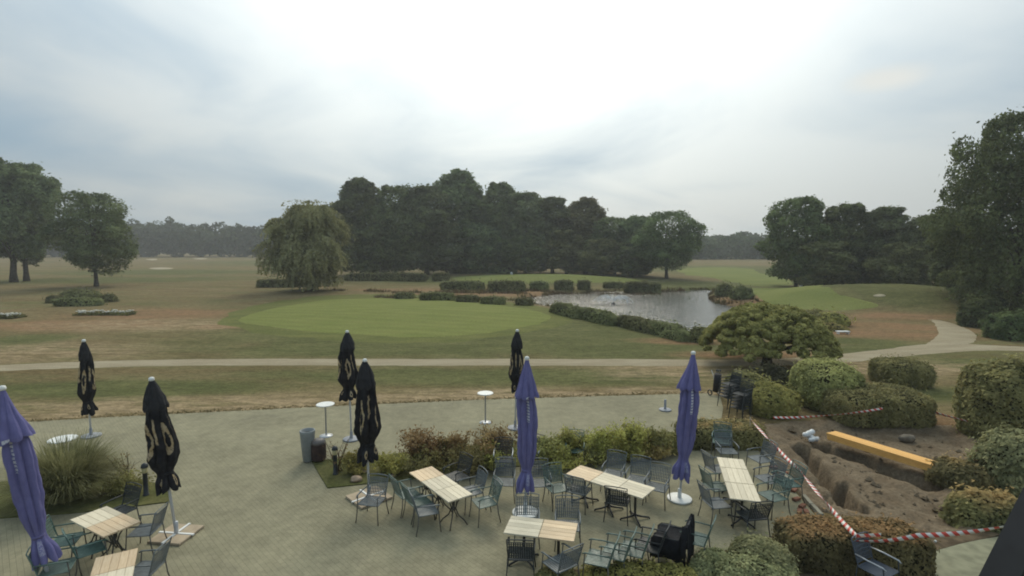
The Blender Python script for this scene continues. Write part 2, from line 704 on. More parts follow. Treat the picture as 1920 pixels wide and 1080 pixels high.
def build_ground():
    xs = graded(-900, 900, -16, 44, 0.35, 1.06)
    ys = graded(-60, 1400, 8, 80, 0.35, 1.06)
    X, Y = np.meshgrid(xs, ys)
    Z = hz(X.ravel(), Y.ravel())
    nx, ny = len(xs), len(ys)
    V = np.stack([X.ravel(), Y.ravel(), Z], 1)
    i = np.arange(nx * ny).reshape(ny, nx)
    F = np.stack([i[:-1, :-1], i[:-1, 1:], i[1:, 1:], i[1:, :-1]], -1).reshape(-1, 4)
    o = link('ground', mesh_np('ground', V, F, [ground_material()], True))
    tag(o, kind='structure')
    return o


build_ground()


def blob_sheet(name, pix, mat, lift=0.02, rings=14, sub=5, pts=None, wob=0.0):
    pts = pts or [tuple(g(u, v)[:2]) for u, v in pix]
    out = np.array(smooth_closed(pts, sub))
    if wob:
        out = out + wob * np.stack([fbm(out[:, 0] * 0.9, out[:, 1] * 0.9, 1.1), fbm(out[:, 0] * 0.9, out[:, 1] * 0.9, 5.1)], 1)
    c = out.mean(0)
    n = len(out)
    V = [c]
    for r in range(1, rings + 1):
        V += list(c + (out - c) * (r / rings))
    V = np.array(V)
    z = hz(V[:, 0], V[:, 1]) + lift
    z[-n:] -= lift * 1.5
    V = np.column_stack([V, z])
    F = [(0, 1 + i, 1 + (i + 1) % n) for i in range(n)]
    for r in range(rings - 1):
        a, b = 1 + r * n, 1 + (r + 1) * n
        F += [(a + i, b + i, b + (i + 1) % n, a + (i + 1) % n) for i in range(n)]
    o = link(name, mesh_np(name, V, F, [mat], True))
    return tag(o, kind='structure')


M_GREEN = grass_mat('putting_grass', (0.147, 0.166, 0.046), (0.177, 0.187, 0.056), 0.25, (1, 2.5, 1), 0.035)
M_FRINGE = grass_mat('fringe_grass', (0.104, 0.113, 0.035), (0.140, 0.142, 0.046), 0.3, (1, 2, 1))
M_FAIR = grass_mat('fairway_grass', (0.132, 0.152, 0.044), (0.168, 0.180, 0.056), 0.1, (1, 2, 1))
blob_sheet('green_fringe', [(400, 603), (490, 571), (610, 553), (760, 552), (910, 562), (1020, 575), (1080, 595), (1045, 614), (920, 636), (780, 644), (630, 640), (490, 628)], M_FRINGE, 0.02, wob=0.5)
blob_sheet('putting_green', [(432, 601), (512, 576), (620, 561), (760, 559), (900, 568), (1000, 580), (1047, 596), (1005, 612), (900, 628), (780, 635), (650, 629), (520, 618)], M_GREEN, 0.05, wob=0.25)
blob_sheet('far_green', [(845, 522), (900, 516), (1000, 514.5), (1100, 518), (1210, 527), (1130, 531), (960, 532), (870, 530)], M_FAIR, 0.05)
blob_sheet('side_green', [(1405, 540), (1500, 541), (1575, 553), (1650, 572), (1610, 581), (1530, 582), (1465, 577), (1420, 558)], M_FAIR, 0.05)
blob_sheet('fairway', [(1270, 506), (1330, 501), (1400, 503), (1430, 512), (1500, 532), (1420, 537), (1340, 522), (1290, 516)], M_FAIR, 0.04, wob=0.8)
M_SAND = plain('bunker_sand', (0.36, 0.31, 0.22), 0.95, 0.05, var=0.15, scale=0.5)
for px in ([(272, 486.5), (285, 485.2), (297, 486), (288, 488)], [(277, 503), (300, 501.5), (328, 503), (300, 505)], [(360, 485), (375, 484), (392, 485), (376, 486.4)], [(1636, 554), (1650, 552.5), (1662, 554), (1650, 555.5)]):
    o = blob_sheet('sand_bunker', px, M_SAND, 0.06, 5)


# gravel path as a ribbon with slightly ragged edges
def ribbon(name, pix, widths, mat, lift):
    ctr = smooth_open([(*g(u, v)[:2], w) for (u, v), w in zip(pix, widths)], 14)
    V, UV = [], []
    K = 6
    for i, c in enumerate(ctr):
        a, b = ctr[max(i - 1, 0)], ctr[min(i + 1, len(ctr) - 1)]
        t = np.array([b[0] - a[0], b[1] - a[1]])
        t /= np.hypot(*t) + 1e-9
        nrm = np.array([-t[1], t[0]])
        for j in range(K + 1):
            s = j / K - 0.5
            e = 0.10 * float(fbm(c[0] * 1.3 + j * 7, c[1] * 1.3, 2.0)) if j in (0, K) else 0
            p = np.array(c[:2]) + nrm * (s * c[2] + e)
            V.append((p[0], p[1], float(hz(p[0], p[1])[0]) + (lift if 0 < j < K else -0.015)))
    n = K + 1
    F = [(i * n + j, (i + 1) * n + j, (i + 1) * n + j + 1, i * n + j + 1) for i in range(len(ctr) - 1) for j in range(K)]
    o = link(name, mesh_np(name, V, F, [mat], True))
    return tag(o, kind='structure')


def gravel_mat():
    k = NT('path_gravel', 0.95, 0.05)
    p = k.pos()
    n = k.noise(p, 0.8, 5.0, 0.65, stretch=(0.4, 1.6, 1))
    c = k.mix(k.ramp(n, 0.3, 0.7), (0.270, 0.223, 0.145), (0.344, 0.296, 0.203))
    n2 = k.noise(p, 26.0, 2.0, 0.8)
    c = k.mix(0.4, c, k.mix(1.0, c, k.ramp(n2, 0.3, 0.7, 0.5, 1.5), 'MULTIPLY'))
    k.color(c)
    k.bump(n2, 0.5, 0.02)
    return k.mat


M_GRAVEL = gravel_mat()
ribbon('gravel_path', [(-420, 715), (-150, 699), (0, 690.5), (150, 684), (400, 679), (700, 679), (960, 679), (1200, 679.5), (1400, 680), (1500, 677), (1600, 670), (1700, 659), (1790, 651), (1920, 654), (2200, 668)],
       [2.0, 2.0, 2.0, 2.0, 1.95, 1.95, 1.95, 1.95, 1.9, 2.0, 2.1, 2.3, 2.9, 1.8, 1.8], M_GRAVEL, 0.02)
ribbon('side_path', [(1700, 662), (1760, 649), (1790, 636), (1793, 624), (1781, 613), (1762, 603), (1745, 600)], [0.6, 1.6, 2.3, 2.4, 2.0, 1.2, 0.6], M_GRAVEL, 0.032)


# pond
def build_pond():
    P = np.array(POND)
    c = P.mean(0)
    xs = np.linspace(P[:, 0].min() - 3, P[:, 0].max() + 3, 120)
    ys = np.linspace(P[:, 1].min() - 3, P[:, 1].max() + 3, 90)
    X, Y = np.meshgrid(xs, ys)
    d = signed_distance(POND, X.ravel(), Y.ravel()).reshape(X.shape)
    i = np.arange(X.size).reshape(X.shape)
    F = np.stack([i[:-1, :-1], i[:-1, 1:], i[1:, 1:], i[1:, :-1]], -1).reshape(-1, 4)
    keep = (d[:-1, :-1] < 1.5).ravel()
    V = np.stack([X.ravel(), Y.ravel(), np.full(X.size, -0.35)], 1)
    k = NT('pond_water', 0.12, 0.5)
    k.color((0.030, 0.034, 0.026))
    p = k.pos()
    ctr = g(1150, 568)
    h = k.m('ADD', k.noise(p, 1.6, 3.0, 0.6, stretch=(0.7, 1.0, 1)), k.m('MULTIPLY', k.noise(p, 5.5, 2.0, 0.6), 0.45))
    # rings of ripples spreading from the fountain
    mp = k.N.new('ShaderNodeMapping')
    mp.vector_type = 'TEXTURE'
    mp.inputs['Location'].default_value = (ctr.x, ctr.y, 0)
    k.L.new(p, mp.inputs[0])
    ln = k.N.new('ShaderNodeVectorMath')
    ln.operation = 'LENGTH'
    k.L.new(mp.outputs[0], ln.inputs[0])
    h = k.m('ADD', h, k.m('MULTIPLY', k.m('SINE', k.m('MULTIPLY', ln.outputs['Value'], 7.0)), 0.18))
    k.bump(h, 0.85, 0.11)
    k.b.inputs['Specular IOR Level'].default_value = 0.75
    o = link('pond_water', mesh_np('pond_water', V, F[keep], [k.mat], True))
    tag(o, kind='structure')


build_pond()


# paving
def paving_mat(name, a, b, bw=0.2, bh=0.1, rot=R(45), mortar=0.5):
    k = NT(name, 0.9, 0.12)
    mp = k.N.new('ShaderNodeMapping')
    mp.inputs['Rotation'].default_value = (0, 0, rot)
    k.L.new(k.pos(), mp.inputs[0])
    br = k.N.new('ShaderNodeTexBrick')
    br.offset = 0.5
    br.inputs['Scale'].default_value = 1.0
    br.inputs['Brick Width'].default_value = bw
    br.inputs['Row Height'].default_value = bh
    br.inputs['Mortar Size'].default_value = 0.006
    br.inputs['Mortar Smooth'].default_value = 0.4
    br.inputs['Bias'].default_value = 0.0
    br.inputs['Color1'].default_value = (*a, 1)
    br.inputs['Color2'].default_value = (*b, 1)
    br.inputs['Mortar'].default_value = tuple(x * mortar for x in a) + (1,)
    k.L.new(mp.outputs[0], br.inputs['Vector'])
    n = k.noise(k.pos(), 0.35, 5.0, 0.65, 0.3)
    n2 = k.noise(k.pos(), 3.0, 4.0, 0.7)
    c = k.mix(1.0, br.outputs['Color'], k.ramp(n, 0.25, 0.75, 0.82, 1.14), 'MULTIPLY')
    c = k.mix(1.0, c, k.ramp(n2, 0.25, 0.75, 0.86, 1.12), 'MULTIPLY')
    stain = k.ramp(k.noise(k.pos(), 0.7, 4.0, 0.6, 0.8, off=(4, 9, 0)), 0.58, 0.74, 0.0, 0.35)
    c = k.mix(stain, c, (0.15, 0.135, 0.10))
    moss = k.ramp(k.noise(k.pos(), 1.9, 5.0, 0.7, 0.5, off=(14, 3, 0)), 0.60, 0.72, 0.0, 0.22)
    c = k.mix(moss, c, (0.17, 0.165, 0.095))
    pale = k.ramp(k.noise(k.pos(), 0.5, 4.0, 0.6, 0.5, off=(1, 23, 0)), 0.60, 0.75, 0.0, 0.30)
    c = k.mix(pale, c, (0.353, 0.323, 0.232))
    k.color(c)
    k.bump(k.m('ADD', k.m('MULTIPLY', br.outputs['Fac'], -1.0), k.m('MULTIPLY', n2, 0.4)), 0.6, 0.008)
    return k.mat


def flat_sheet(name, pts, z, mat, thick=0.05, kind='structure'):
    n = len(pts)
    V = [(x, y, z) for x, y in pts] + [(x, y, z - thick) for x, y in pts]
    F = [tuple(range(n)), tuple(reversed(range(n, 2 * n)))] + [(i, n + i, n + (i + 1) % n, (i + 1) % n) for i in range(n)]
    me = mesh_np(name, V, F, [mat])
    # make the top face up
    if me.polygons[0].normal.z < 0:
        me.flip_normals()
    o = link(name, me)
    return tag(o, kind=kind)


M_PAVE = paving_mat('block_paving', (0.249, 0.228, 0.148), (0.272, 0.247, 0.161), mortar=0.88)
patio_px = [(-700, 850), (-200, 810), (30, 793), (200, 783), (420, 772), (650, 761), (900, 750), (1130, 743), (1325, 738), (1350, 744), (1356, 765), (1352, 792),
            (1300, 796), (1290, 846), (1422, 846), (1475, 905), (1535, 975), (1545, 1010)]
pts = [gp(u, v) for u, v in patio_px]
pts += [(4.4, 8.0), (3.6, 2.5), (-16, 2.5), (-22, 8)]
flat_sheet('patio_paving', pts, 0.018, M_PAVE)
M_BED = grass_mat('bed_grass', (0.082, 0.088, 0.030), (0.118, 0.112, 0.044), 1.2)
bed_mid = [gp(u, v) for u, v in [(584, 866), (598, 890), (614, 917), (690, 909), (760, 901), (850, 890), (930, 881), (1060, 866), (1180, 856), (1265, 846),
                                 (1270, 812), (1200, 812), (1100, 818), (1000, 826), (900, 836), (800, 846), (740, 853), (660, 860)]]
flat_sheet('planting_bed', bed_mid, 0.045, M_BED, 0.06)
bed_left = [gp(u, v) for u, v in [(-260, 985), (0, 974), (130, 965), (240, 953), (318, 943), (318, 912), (260, 903), (190, 897), (40, 903), (0, 906), (-260, 915)]]
flat_sheet('corner_bed', bed_left, 0.045, M_BED, 0.06)
M_SLAB = plain('slab_concrete', (0.223, 0.217, 0.143), 0.92, 0.1, var=0.22, scale=3.0, bump=0.3)
slab = [gp(u, v) for u, v in [(1690, 1062), (1740, 1037), (1800, 1020), (1900, 1004), (2050, 990), (2100, 1150), (1690, 1180)]]
flat_sheet('concrete_slab', slab, 0.03, M_SLAB)
soil_bed_mat = plain('bed_soil', (0.11, 0.082, 0.052), 0.97, 0.05, var=0.35, scale=4.0, bump=0.6)
flat_sheet('hedge_bed', [gp(u, v) for u, v in [(1440, 1010), (1545, 975), (1620, 985), (1750, 1000), (1900, 1000), (1800, 1022), (1735, 1040), (1690, 1065), (1680, 1180), (1040, 1200), (1050, 1072), (1280, 1058)]], 0.035, soil_bed_mat, 0.03)


# dug-up ground with trenches
def build_dirt():
    P = np.array(PIT)
    c = P.mean(0)
    x0, x1, y0, y1 = P[:, 0].min() - 1.0, P[:, 0].max() + 1.0, P[:, 1].min() - 1.0, P[:, 1].max() + 1.0
    xs, ys = np.arange(x0, x1, 0.075), np.arange(y0, y1, 0.075)
    X, Y = np.meshgrid(xs, ys)
    d = signed_distance(PIT, X.ravel(), Y.ravel())
    x, y = X.ravel(), Y.ravel()
    z = -0.10 + 0.07 * fbm(x * 0.9, y * 0.9, 0.7, 3) + 0.028 * fbm(x * 3, y * 3, 2.2, 3) + 0.014 * fbm(x * 9, y * 9, 4.2, 2)
    for line, w, dep in TRENCHES:
        ln = ground_polygon(line)
        q = seg_dist(ln, x, y) + 0.13 * fbm(x * 2.2, y * 2.2, 8.8, 3)
        z -= dep * (1 - sstep(w * 0.45, w * 0.95, q))
        z += 0.06 * np.exp(-((q - w * 1.5) / (w * 0.5)) ** 2)
    edge = sstep(0.0, 0.55, -d)
    z = z * edge + (0.03 + 0.05 * fbm(x * 3, y * 3, 1.9)) * (1 - edge)
    z = np.where(d > 0.35, -0.12, z)
    i = np.arange(X.size).reshape(X.shape)
    F = np.stack([i[:-1, :-1], i[:-1, 1:], i[1:, 1:], i[1:, :-1]], -1).reshape(-1, 4)
    keep = (d.reshape(X.shape)[:-1, :-1] < 0.5).ravel()
    k = NT('dug_soil', 0.97, 0.05)
    p = k.pos()
    n = k.noise(p, 1.3, 5.0, 0.65, 0.4)
    cc = k.mix(k.ramp(n, 0.3, 0.7), (0.135, 0.100, 0.064), (0.190, 0.148, 0.098))
    n2 = k.noise(p, 12.0, 4.0, 0.75)
    cc = k.mix(0.6, cc, k.mix(1.0, cc, k.ramp(n2, 0.3, 0.7, 0.5, 1.5), 'MULTIPLY'))
    k.color(cc)
    k.bump(n2, 0.7, 0.04)
    o = link('dug_soil', mesh_np('dug_soil', np.stack([x, y, z], 1), F[keep], [k.mat], True))
    tag(o, kind='structure')
    return k.mat


M_SOIL = build_dirt()


# ------------------------------------------------------------------ vegetation builders
def unit(v):
    return v / (np.linalg.norm(v, axis=-1, keepdims=True) + 1e-9)


def leaf_quads(P, Nn, S, rs, jit=0.8, slim=0.55):
    n = len(P)
    nrm = unit(Nn + jit * rs.normal(size=(n, 3)))
    t = unit(np.cross(nrm, rs.normal(size=(n, 3))))
    b = np.cross(nrm, t)
    S = np.broadcast_to(np.asarray(S, float).reshape(-1, 1), (n, 1))
    s1, s2 = S * slim * 0.5, S * 0.62
    V = np.stack([P - b * s2, P + t * s1, P + b * s2 + nrm * S * 0.12, P - t * s1], 1).reshape(-1, 3)
    F = np.arange(4 * n).reshape(n, 4)
    return V, F


def blob_points(blobs, n, rs, shell=0.16, squash=0.85, keep_in=0.72):
    C = np.array([b[0] for b in blobs])
    Rr = np.array([b[1] for b in blobs])
    w = Rr ** 2 / (Rr ** 2).sum()
    idx = rs.choice(len(blobs), n, p=w)
    d = unit(rs.normal(size=(n, 3)))
    rad = Rr[idx] * (1 - np.abs(rs.normal(size=n)) * shell + 0.06 * rs.normal(size=n))
    off = d * rad[:, None]
    off[:, 2] *= squash
    P = C[idx] + off
    ok = np.ones(n, bool)
    for k in range(len(blobs)):
        q = P - C[k]
        q[:, 2] /= squash
        ok &= ~((np.linalg.norm(q, axis=1) < Rr[k] * keep_in) & (idx != k))
    return P[ok], d[ok]


def crown_blobs(rs, H, W, z0, n, style):
    """big lobes inside a crown envelope between z0 and H (width W), each covered with smaller leaf clusters"""
    def env(u):
        if style == 'oak':
            return math.sin(math.pi * (0.14 + 0.78 * u)) ** 0.65
        if style == 'tall':
            return (0.62 + 0.38 * math.sin(math.pi * min(1, 0.25 + 0.75 * u))) * (1.0 if u < 0.55 else 1 - (u - 0.55) * 1.05)
        return 0.55 + 0.45 * math.sin(math.pi * (0.05 + 0.85 * u))
    lobes = []
    nl = max(8, n // 9)
    for k in range(nl):
        u = (k + rs.uniform(0.2, 0.8)) / nl
        r = W * 0.5 * env(u)
        br = min(W * rs.uniform(0.15, 0.25), r * 0.75)
        a = k * 2.4 + rs.uniform(-0.7, 0.7)
        q = max(0.0, r - br) * (rs.uniform(0.65, 1.0) if u < 0.85 else rs.uniform(0.0, 0.6))
        z = min(z0 + (H - z0) * u, H - br * 0.85)
        lobes.append((np.array([q * math.cos(a), q * math.sin(a), max(z, z0 + br * 0.5)]), br))
    lobes.append((np.array([rs.normal() * W * 0.03, rs.normal() * W * 0.03, z0 + (H - z0) * 0.5]), W * 0.26))
    out = list(lobes)
    for k in range(n):
        c, br = lobes[rs.randint(len(lobes))]
        d = unit(rs.normal(size=3))
        if d[2] < -0.5:
            d[2] *= -1
        r2 = br * rs.uniform(0.22, 0.5)
        p = c + d * np.array([1, 1, 0.9]) * br * rs.uniform(0.8, 1.08)
        if p[2] + r2 > H * 1.03 or p[2] < z0 * 0.6:
            continue
        out.append((p, r2))
    return out


M_BARK = plain('tree_bark', (0.060, 0.050, 0.040), 0.95, 0.05, var=0.4, scale=3.0, bump=0.5)


def trunk_mesh(rs, H, W, z0, blobs, rbase, forks=1):
    mb = MB()
    lean = Vector((rs.uniform(-0.03, 0.03), rs.uniform(-0.03, 0.03), 0)) * H
    top = Vector((0, 0, z0 + (H - z0) * 0.65)) + lean
    pts, rad = [], []
    for i in range(9):
        t = i / 8
        p = Vector((0, 0, -0.3)).lerp(top, t) + Vector((rs.normal() * 0.012 * H * t, rs.normal() * 0.012 * H * t, 0))
        pts.append(p)
        rad.append(rbase * (1.35 if i == 0 else 1.0) * (1 - 0.8 * t))
    mb.tube(pts, rad, 8)
    big = sorted(blobs, key=lambda b: -b[1])[:16]
    for c, r in big:
        c = Vector(c)
        s = min(0.95, max(0.3, (c.z - r * 1.2) / max(top.z, 0.1) * 0.8))
        st = pts[int(s * 8)]
        mid = st.lerp(c, 0.55) + Vector((0, 0, 0.08 * (c - st).length))
        rb = rbase * 0.38 * (1 - 0.5 * s)
        mb.tube([st, mid, c], [rb, rb * 0.6, rb * 0.2], 6)
    return mb.mesh('trunk', M_BARK)


def tree_proto(seed, H, W, z0, nb, nleaf, ls, style, shell=0.16, rbase=0.35, slim=0.6):
    rs = np.random.RandomState(seed)
    blobs = crown_blobs(rs, H, W, z0, nb, style)
    P, D = blob_points(blobs, nleaf, rs, shell)
    # stray sprays that break the outline
    k = int(len(P) * 0.05)
    j = rs.choice(len(P), k)
    P2 = P[j] + D[j] * rs.uniform(0.1, 0.9, (k, 1)) * W * 0.06
    P, D = np.vstack([P, P2]), np.vstack([D, D[j]])
    V, F = leaf_quads(P, D + np.array([0, 0, 0.35]), ls * rs.uniform(0.6, 1.3, len(P)), rs, 0.75, slim)
    return dict(H=H, W=W, crown=(V, F), trunk=trunk_mesh(rs, H, W, z0, blobs, rbase), crown_me={})


PROTO = {
    'oak_a': tree_proto(1, 20, 17, 2.0, 110, 46000, 0.55, 'oak'),
    'oak_b': tree_proto(2, 20, 16, 1.5, 110, 46000, 0.55, 'oak'),
    'tall_a': tree_proto(3, 22, 13, 2.0, 120, 46000, 0.52, 'tall', 0.18),
    'tall_b': tree_proto(4, 22, 13, 1.5, 120, 46000, 0.52, 'tall', 0.18),
    'tall_c': tree_proto(5, 22, 14, 1.2, 120, 46000, 0.52, 'tall', 0.20),
    'open_a': tree_proto(6, 22, 15, 5.0, 80, 36000, 0.46, 'open', 0.22, 0.55),
    'open_b': tree_proto(11, 22, 15, 4.0, 80, 36000, 0.46, 'open', 0.22, 0.5),
    'lone': tree_proto(8, 15, 14, 3.0, 90, 40000, 0.36, 'oak', 0.25, 0.30),
    'big': tree_proto(9, 20, 20, 0.5, 260, 170000, 0.36, 'oak', 0.2, 0.6),
}
M_LEAF_MID = foliage('leaf_dark_green', (0.089, 0.117, 0.046), (0.190, 0.225, 0.087), scale=0.5)
M_LEAF_GREY = foliage('leaf_grey_green', (0.112, 0.143, 0.061), (0.215, 0.257, 0.113), scale=0.5)
M_LEAF_OLIVE = foliage('leaf_olive', (0.144, 0.147, 0.058), (0.247, 0.246, 0.100), scale=0.5)
M_LEAF_WILLOW = foliage('leaf_willow', (0.283, 0.290, 0.125), (0.378, 0.381, 0.175), scale=0.3)


def place_tree(name, label, base_px, top_v, width_px, proto, mat, group=None, rz=None, cat='tree', squeeze=1.0):
    p = PROTO[proto]
    b = g(*base_px)
    rs = random.Random(int(base_px[0] * 7 + base_px[1]))
    top = at_depth(base_px[0], top_v, b.y)
    h = top.z - b.z
    dist = b.y
    w = width_px * dist / FPX
    t = empty(name, (b.x, b.y, b.z), rs.uniform(0, 6.28) if rz is None else rz)
    t.scale = (w / p['W'], w / p['W'] * squeeze, h / p['H'])
    if not p['crown_me']:
        p['crown_me'] = mesh_np('crown', p['crown'][0], p['crown'][1], [mat])
    link('trunk', p['trunk'], t)
    c = link('crown', p['crown_me'], t)
    c.material_slots[0].link = 'OBJECT'
    c.material_slots[0].material = mat
    return tag(t, label, cat, group)


# trees on the far side of the course, left to right
place_tree('shade_tree', 'tall grey-green tree cut off by the left edge of the photo', (26, 529), 300, 165, 'open_a', M_LEAF_GREY, 'tall pair of trees by the left edge', 0.4)
place_tree('shade_tree', 'tall tree leaning against its taller twin, second trunk from the left edge', (50, 527), 322, 140, 'open_b', M_LEAF_GREY, 'tall pair of trees by the left edge', 2.0)
place_tree('lone_tree', 'spreading round tree with short bare trunk behind the ring of low hedges', (181, 537), 362, 184, 'lone', M_LEAF_GREY, rz=0.3)

wood = [('pine_tree', 'high ragged-topped tree just behind the pale willow', 678, 516, 336, 105, 'tall_a', M_LEAF_MID),
        ('wood_tree', 'rounded tree next right of the ragged-topped one behind the willow', 742, 516, 350, 110, 'oak_a', M_LEAF_MID),
        ('wood_tree', 'grey-green tree with pale trunk beside the tallest tree of the wood', 800, 515, 349, 112, 'tall_b', M_LEAF_GREY),
        ('wood_tree', 'tallest dark dome-topped tree of the central wood', 862, 510, 321, 125, 'tall_c', M_LEAF_MID),
        ('wood_tree', 'narrow dark tree just right of the tallest dome-topped tree', 936, 510, 344, 92, 'tall_a', M_LEAF_MID),
        ('wood_tree', 'bushy tree behind the white marker of the far green', 985, 511, 363, 98, 'oak_b', M_LEAF_GREY),
        ('wood_tree', 'double-peaked tree over the middle of the far green', 1036, 512, 370, 92, 'tall_b', M_LEAF_MID),
        ('wood_tree', 'tree with feathery side branch where the wood steps down to the right', 1098, 513, 372, 100, 'tall_c', M_LEAF_OLIVE),
        ('wood_tree', 'lower tree in the dip at the right end of the wood', 1153, 515, 408, 92, 'oak_a', M_LEAF_MID),
        ('wood_tree', 'low tree squeezed in beside the free-standing tree at the pond', 1200, 518, 406, 84, 'oak_b', M_LEAF_GREY),
        ('pond_tree', 'free-standing tree with bare lower trunk at the right end of the wood', 1250, 522, 397, 112, 'lone', M_LEAF_MID),
        ('wood_tree', 'shorter bushy tree filling the front of the wood right of the willow', 712, 518, 425, 88, 'oak_b', M_LEAF_MID),
        ('wood_tree', 'shorter grey tree in front of the tallest dome-topped tree', 905, 512, 418, 98, 'oak_a', M_LEAF_GREY),
        ('wood_tree', 'shorter tree with brownish crown in front of the double-peaked tree', 1062, 514, 432, 96, 'oak_b', M_LEAF_OLIVE),
        ('wood_tree', 'shorter tree at the front of the wood above the right half of the far green', 1130, 517, 448, 80, 'oak_a', M_LEAF_OLIVE),
        ('wood_tree', 'shorter dark tree in front of the tree with pale trunk', 838, 513, 440, 80, 'oak_b', M_LEAF_MID),
        ('wood_tree', 'shorter dark tree in the gap between the bushy and the double-peaked tree', 985, 513, 440, 84, 'oak_a', M_LEAF_MID),
        ('wood_tree', 'shorter dark tree at the foot of the low tree beside the pond tree', 1185, 520, 455, 66, 'oak_b', M_LEAF_MID)]
for nm, lb, x, yb, yt, w, pr, mt in wood:
    place_tree(nm, lb, (x, yb), yt, w * 1.34, pr, mt, 'trees of the central wood')
for nm, lb, x, yb, yt, w, pr, mt in [
        ('border_tree', 'tallest tree of the right group, next to the open fairway', 1492, 538, 371, 128, 'oak_a', M_LEAF_MID),
        ('border_tree', 'second tree right of the open fairway, with a rounded top', 1580, 541, 384, 110, 'oak_b', M_LEAF_MID),
        ('border_tree', 'third tree right of the open fairway, with a peaked top', 1656, 543, 388, 112, 'tall_b', M_LEAF_GREY),
        ('border_tree', 'fourth and lowest tree of the right group beside the huge tree', 1732, 547, 404, 112, 'oak_a', M_LEAF_GREY),
        ('border_tree', 'shadowed tree in the gap between the right group and the huge tree', 1800, 553, 400, 120, 'oak_b', M_LEAF_GREY),
        ('border_tree', 'short bushy tree in front of the rounded second tree of the right group', 1545, 543, 452, 110, 'oak_b', M_LEAF_OLIVE),
        ('border_tree', 'short bushy tree in front of the peaked third tree of the right group', 1690, 547, 455, 110, 'oak_a', M_LEAF_OLIVE)]:
    place_tree(nm, lb, (x, yb), yt, w * 1.2, pr, mt, 'trees along the right side of the fairway')
place_tree('huge_tree', 'huge dark tree filling the upper right edge of the photo', (1905, 592), 212, 300, 'big', M_LEAF_MID, rz=1.1)


def build_willow():
    b = g(584, 545)
    rs = np.random.RandomState(21)
    W = 166 * b.y / FPX
    H = at_depth(584, 382, b.y).z - b.z
    t = empty('willow_tree', b)
    P, D = [], []
    lobes = crown_blobs(rs, H, W * 1.0, H * 0.10, 130, 'oak')
    for _ in range(7000):
        c, r = lobes[rs.randint(len(lobes))]
        d = unit(rs.normal(size=3))
        d[2] = abs(d[2]) * 0.8
        st = np.array(c) + d * r
        ln = rs.uniform(0.1, 0.9) * max(st[2] - 0.1, 0.5) * (0.28 if st[2] > H * 0.55 else 0.55 if st[2] > H * 0.3 else 1.0)
        n = int(ln / 0.24) + 2
        s = np.linspace(0, 1, n)
        out = np.array([st[0], st[1], 0.0])
        out = out / (np.linalg.norm(out) + 1e-6)
        sw = rs.normal(size=3) * 0.5
        pts = st[None] + np.stack([out[0] * 0.9 * np.sin(s * 1.6) * 0.5 + sw[0] * s, out[1] * 0.45 * np.sin(s * 1.6) + sw[1] * s, -ln * s ** 1.15], 1)
        P.append(pts)
        D.append(np.tile(out + np.array([0, 0, 0.1]), (n, 1)))
    P, D = np.vstack(P), np.vstack(D)
    # upright sprigs at the top
    k = 260
    a = rs.rand(k) * 6.28
    rr = rs.rand(k) * W * 0.28
    P2 = np.stack([rr * np.cos(a), rr * np.sin(a), H * 0.93 + rs.rand(k) * 1.3], 1)
    P, D = np.vstack([P, P2]), np.vstack([D, np.tile([0, 0, 1.0], (k, 1))])
    V, F = leaf_quads(P, D, 0.36 * rs.uniform(0.6, 1.4, len(P)), rs, 0.6, 0.6)
    link('crown', mesh_np('crown', V, F, [M_LEAF_WILLOW]), t)
    link('trunk', trunk_mesh(rs, H, W, H * 0.3, lobes, 0.45), t)
    tag(t, 'pale olive weeping willow at the left end of the pond', 'tree')


build_willow()


def far_wood(name, label, x0, x1, y, hfun, mat, seed, dens=1.0):
    rs = np.random.RandomState(seed)
    P, D = [], []
    x = x0
    while x < x1:
        for row in range(3):
            h = hfun(x) * rs.uniform(0.82, 1.05) * (0.78 + 0.11 * row)
            w = rs.uniform(6, 11)
            yy = y + row * 8 + rs.uniform(-2, 2)
            bl = [(np.array([x + rs.uniform(-w, w) * 0.4, yy + rs.uniform(-2, 2), h * rs.uniform(0.2, 0.84)]), w * rs.uniform(0.26, 0.44)) for _ in range(11)]
            bl.append((np.array([x, yy, h - w * 0.28]), w * 0.33))
            p, d = blob_points(bl, int(750 * dens), rs, 0.12, 1.0, 0.6)
            P.append(p)
            D.append(d)
        x += rs.uniform(4.0, 7.0)
    P, D = np.vstack(P), np.vstack(D)
    ok = P[:, 2] > 0
    P, D = P[ok], D[ok]
    V, F = leaf_quads(P, D + np.array([0, 0, 0.3]), 1.6 * rs.uniform(0.6, 1.3, len(P)), rs, 0.6, 0.75)
    o = link(name, mesh_np(name, V, F, [mat]))
    tag(o, label, 'wood', kind='stuff')


M_LEAF_FAR = foliage('leaf_far', (0.052, 0.076, 0.032), (0.095, 0.131, 0.055), scale=0.08)
far_wood('far_wood', 'distant wood along the horizon behind the left fairway', -330, -55, 300, lambda x: 20.5 + 2 * math.sin(x * 0.05), M_LEAF_FAR, 31)
far_wood('far_wood', 'distant wood along the horizon behind the open right fairway', 55, 330, 250, lambda x: 11.5 + 1.2 * math.sin(x * 0.07) + max(0, (x - 150)) * 0.03, M_LEAF_FAR, 32)
far_wood('far_wood', 'distant wood behind the central trees', -55, 60, 300, lambda x: 15, M_LEAF_FAR, 33, 0.5)


# ------------------------------------------------------------------ clipped bushes and hedges
def super_radius(d, ax, n):
    return (np.abs(d[:, 0] / ax[0]) ** n + np.abs(d[:, 1] / ax[1]) ** n + np.abs(d[:, 2] / ax[2]) ** n) ** (-1.0 / n)


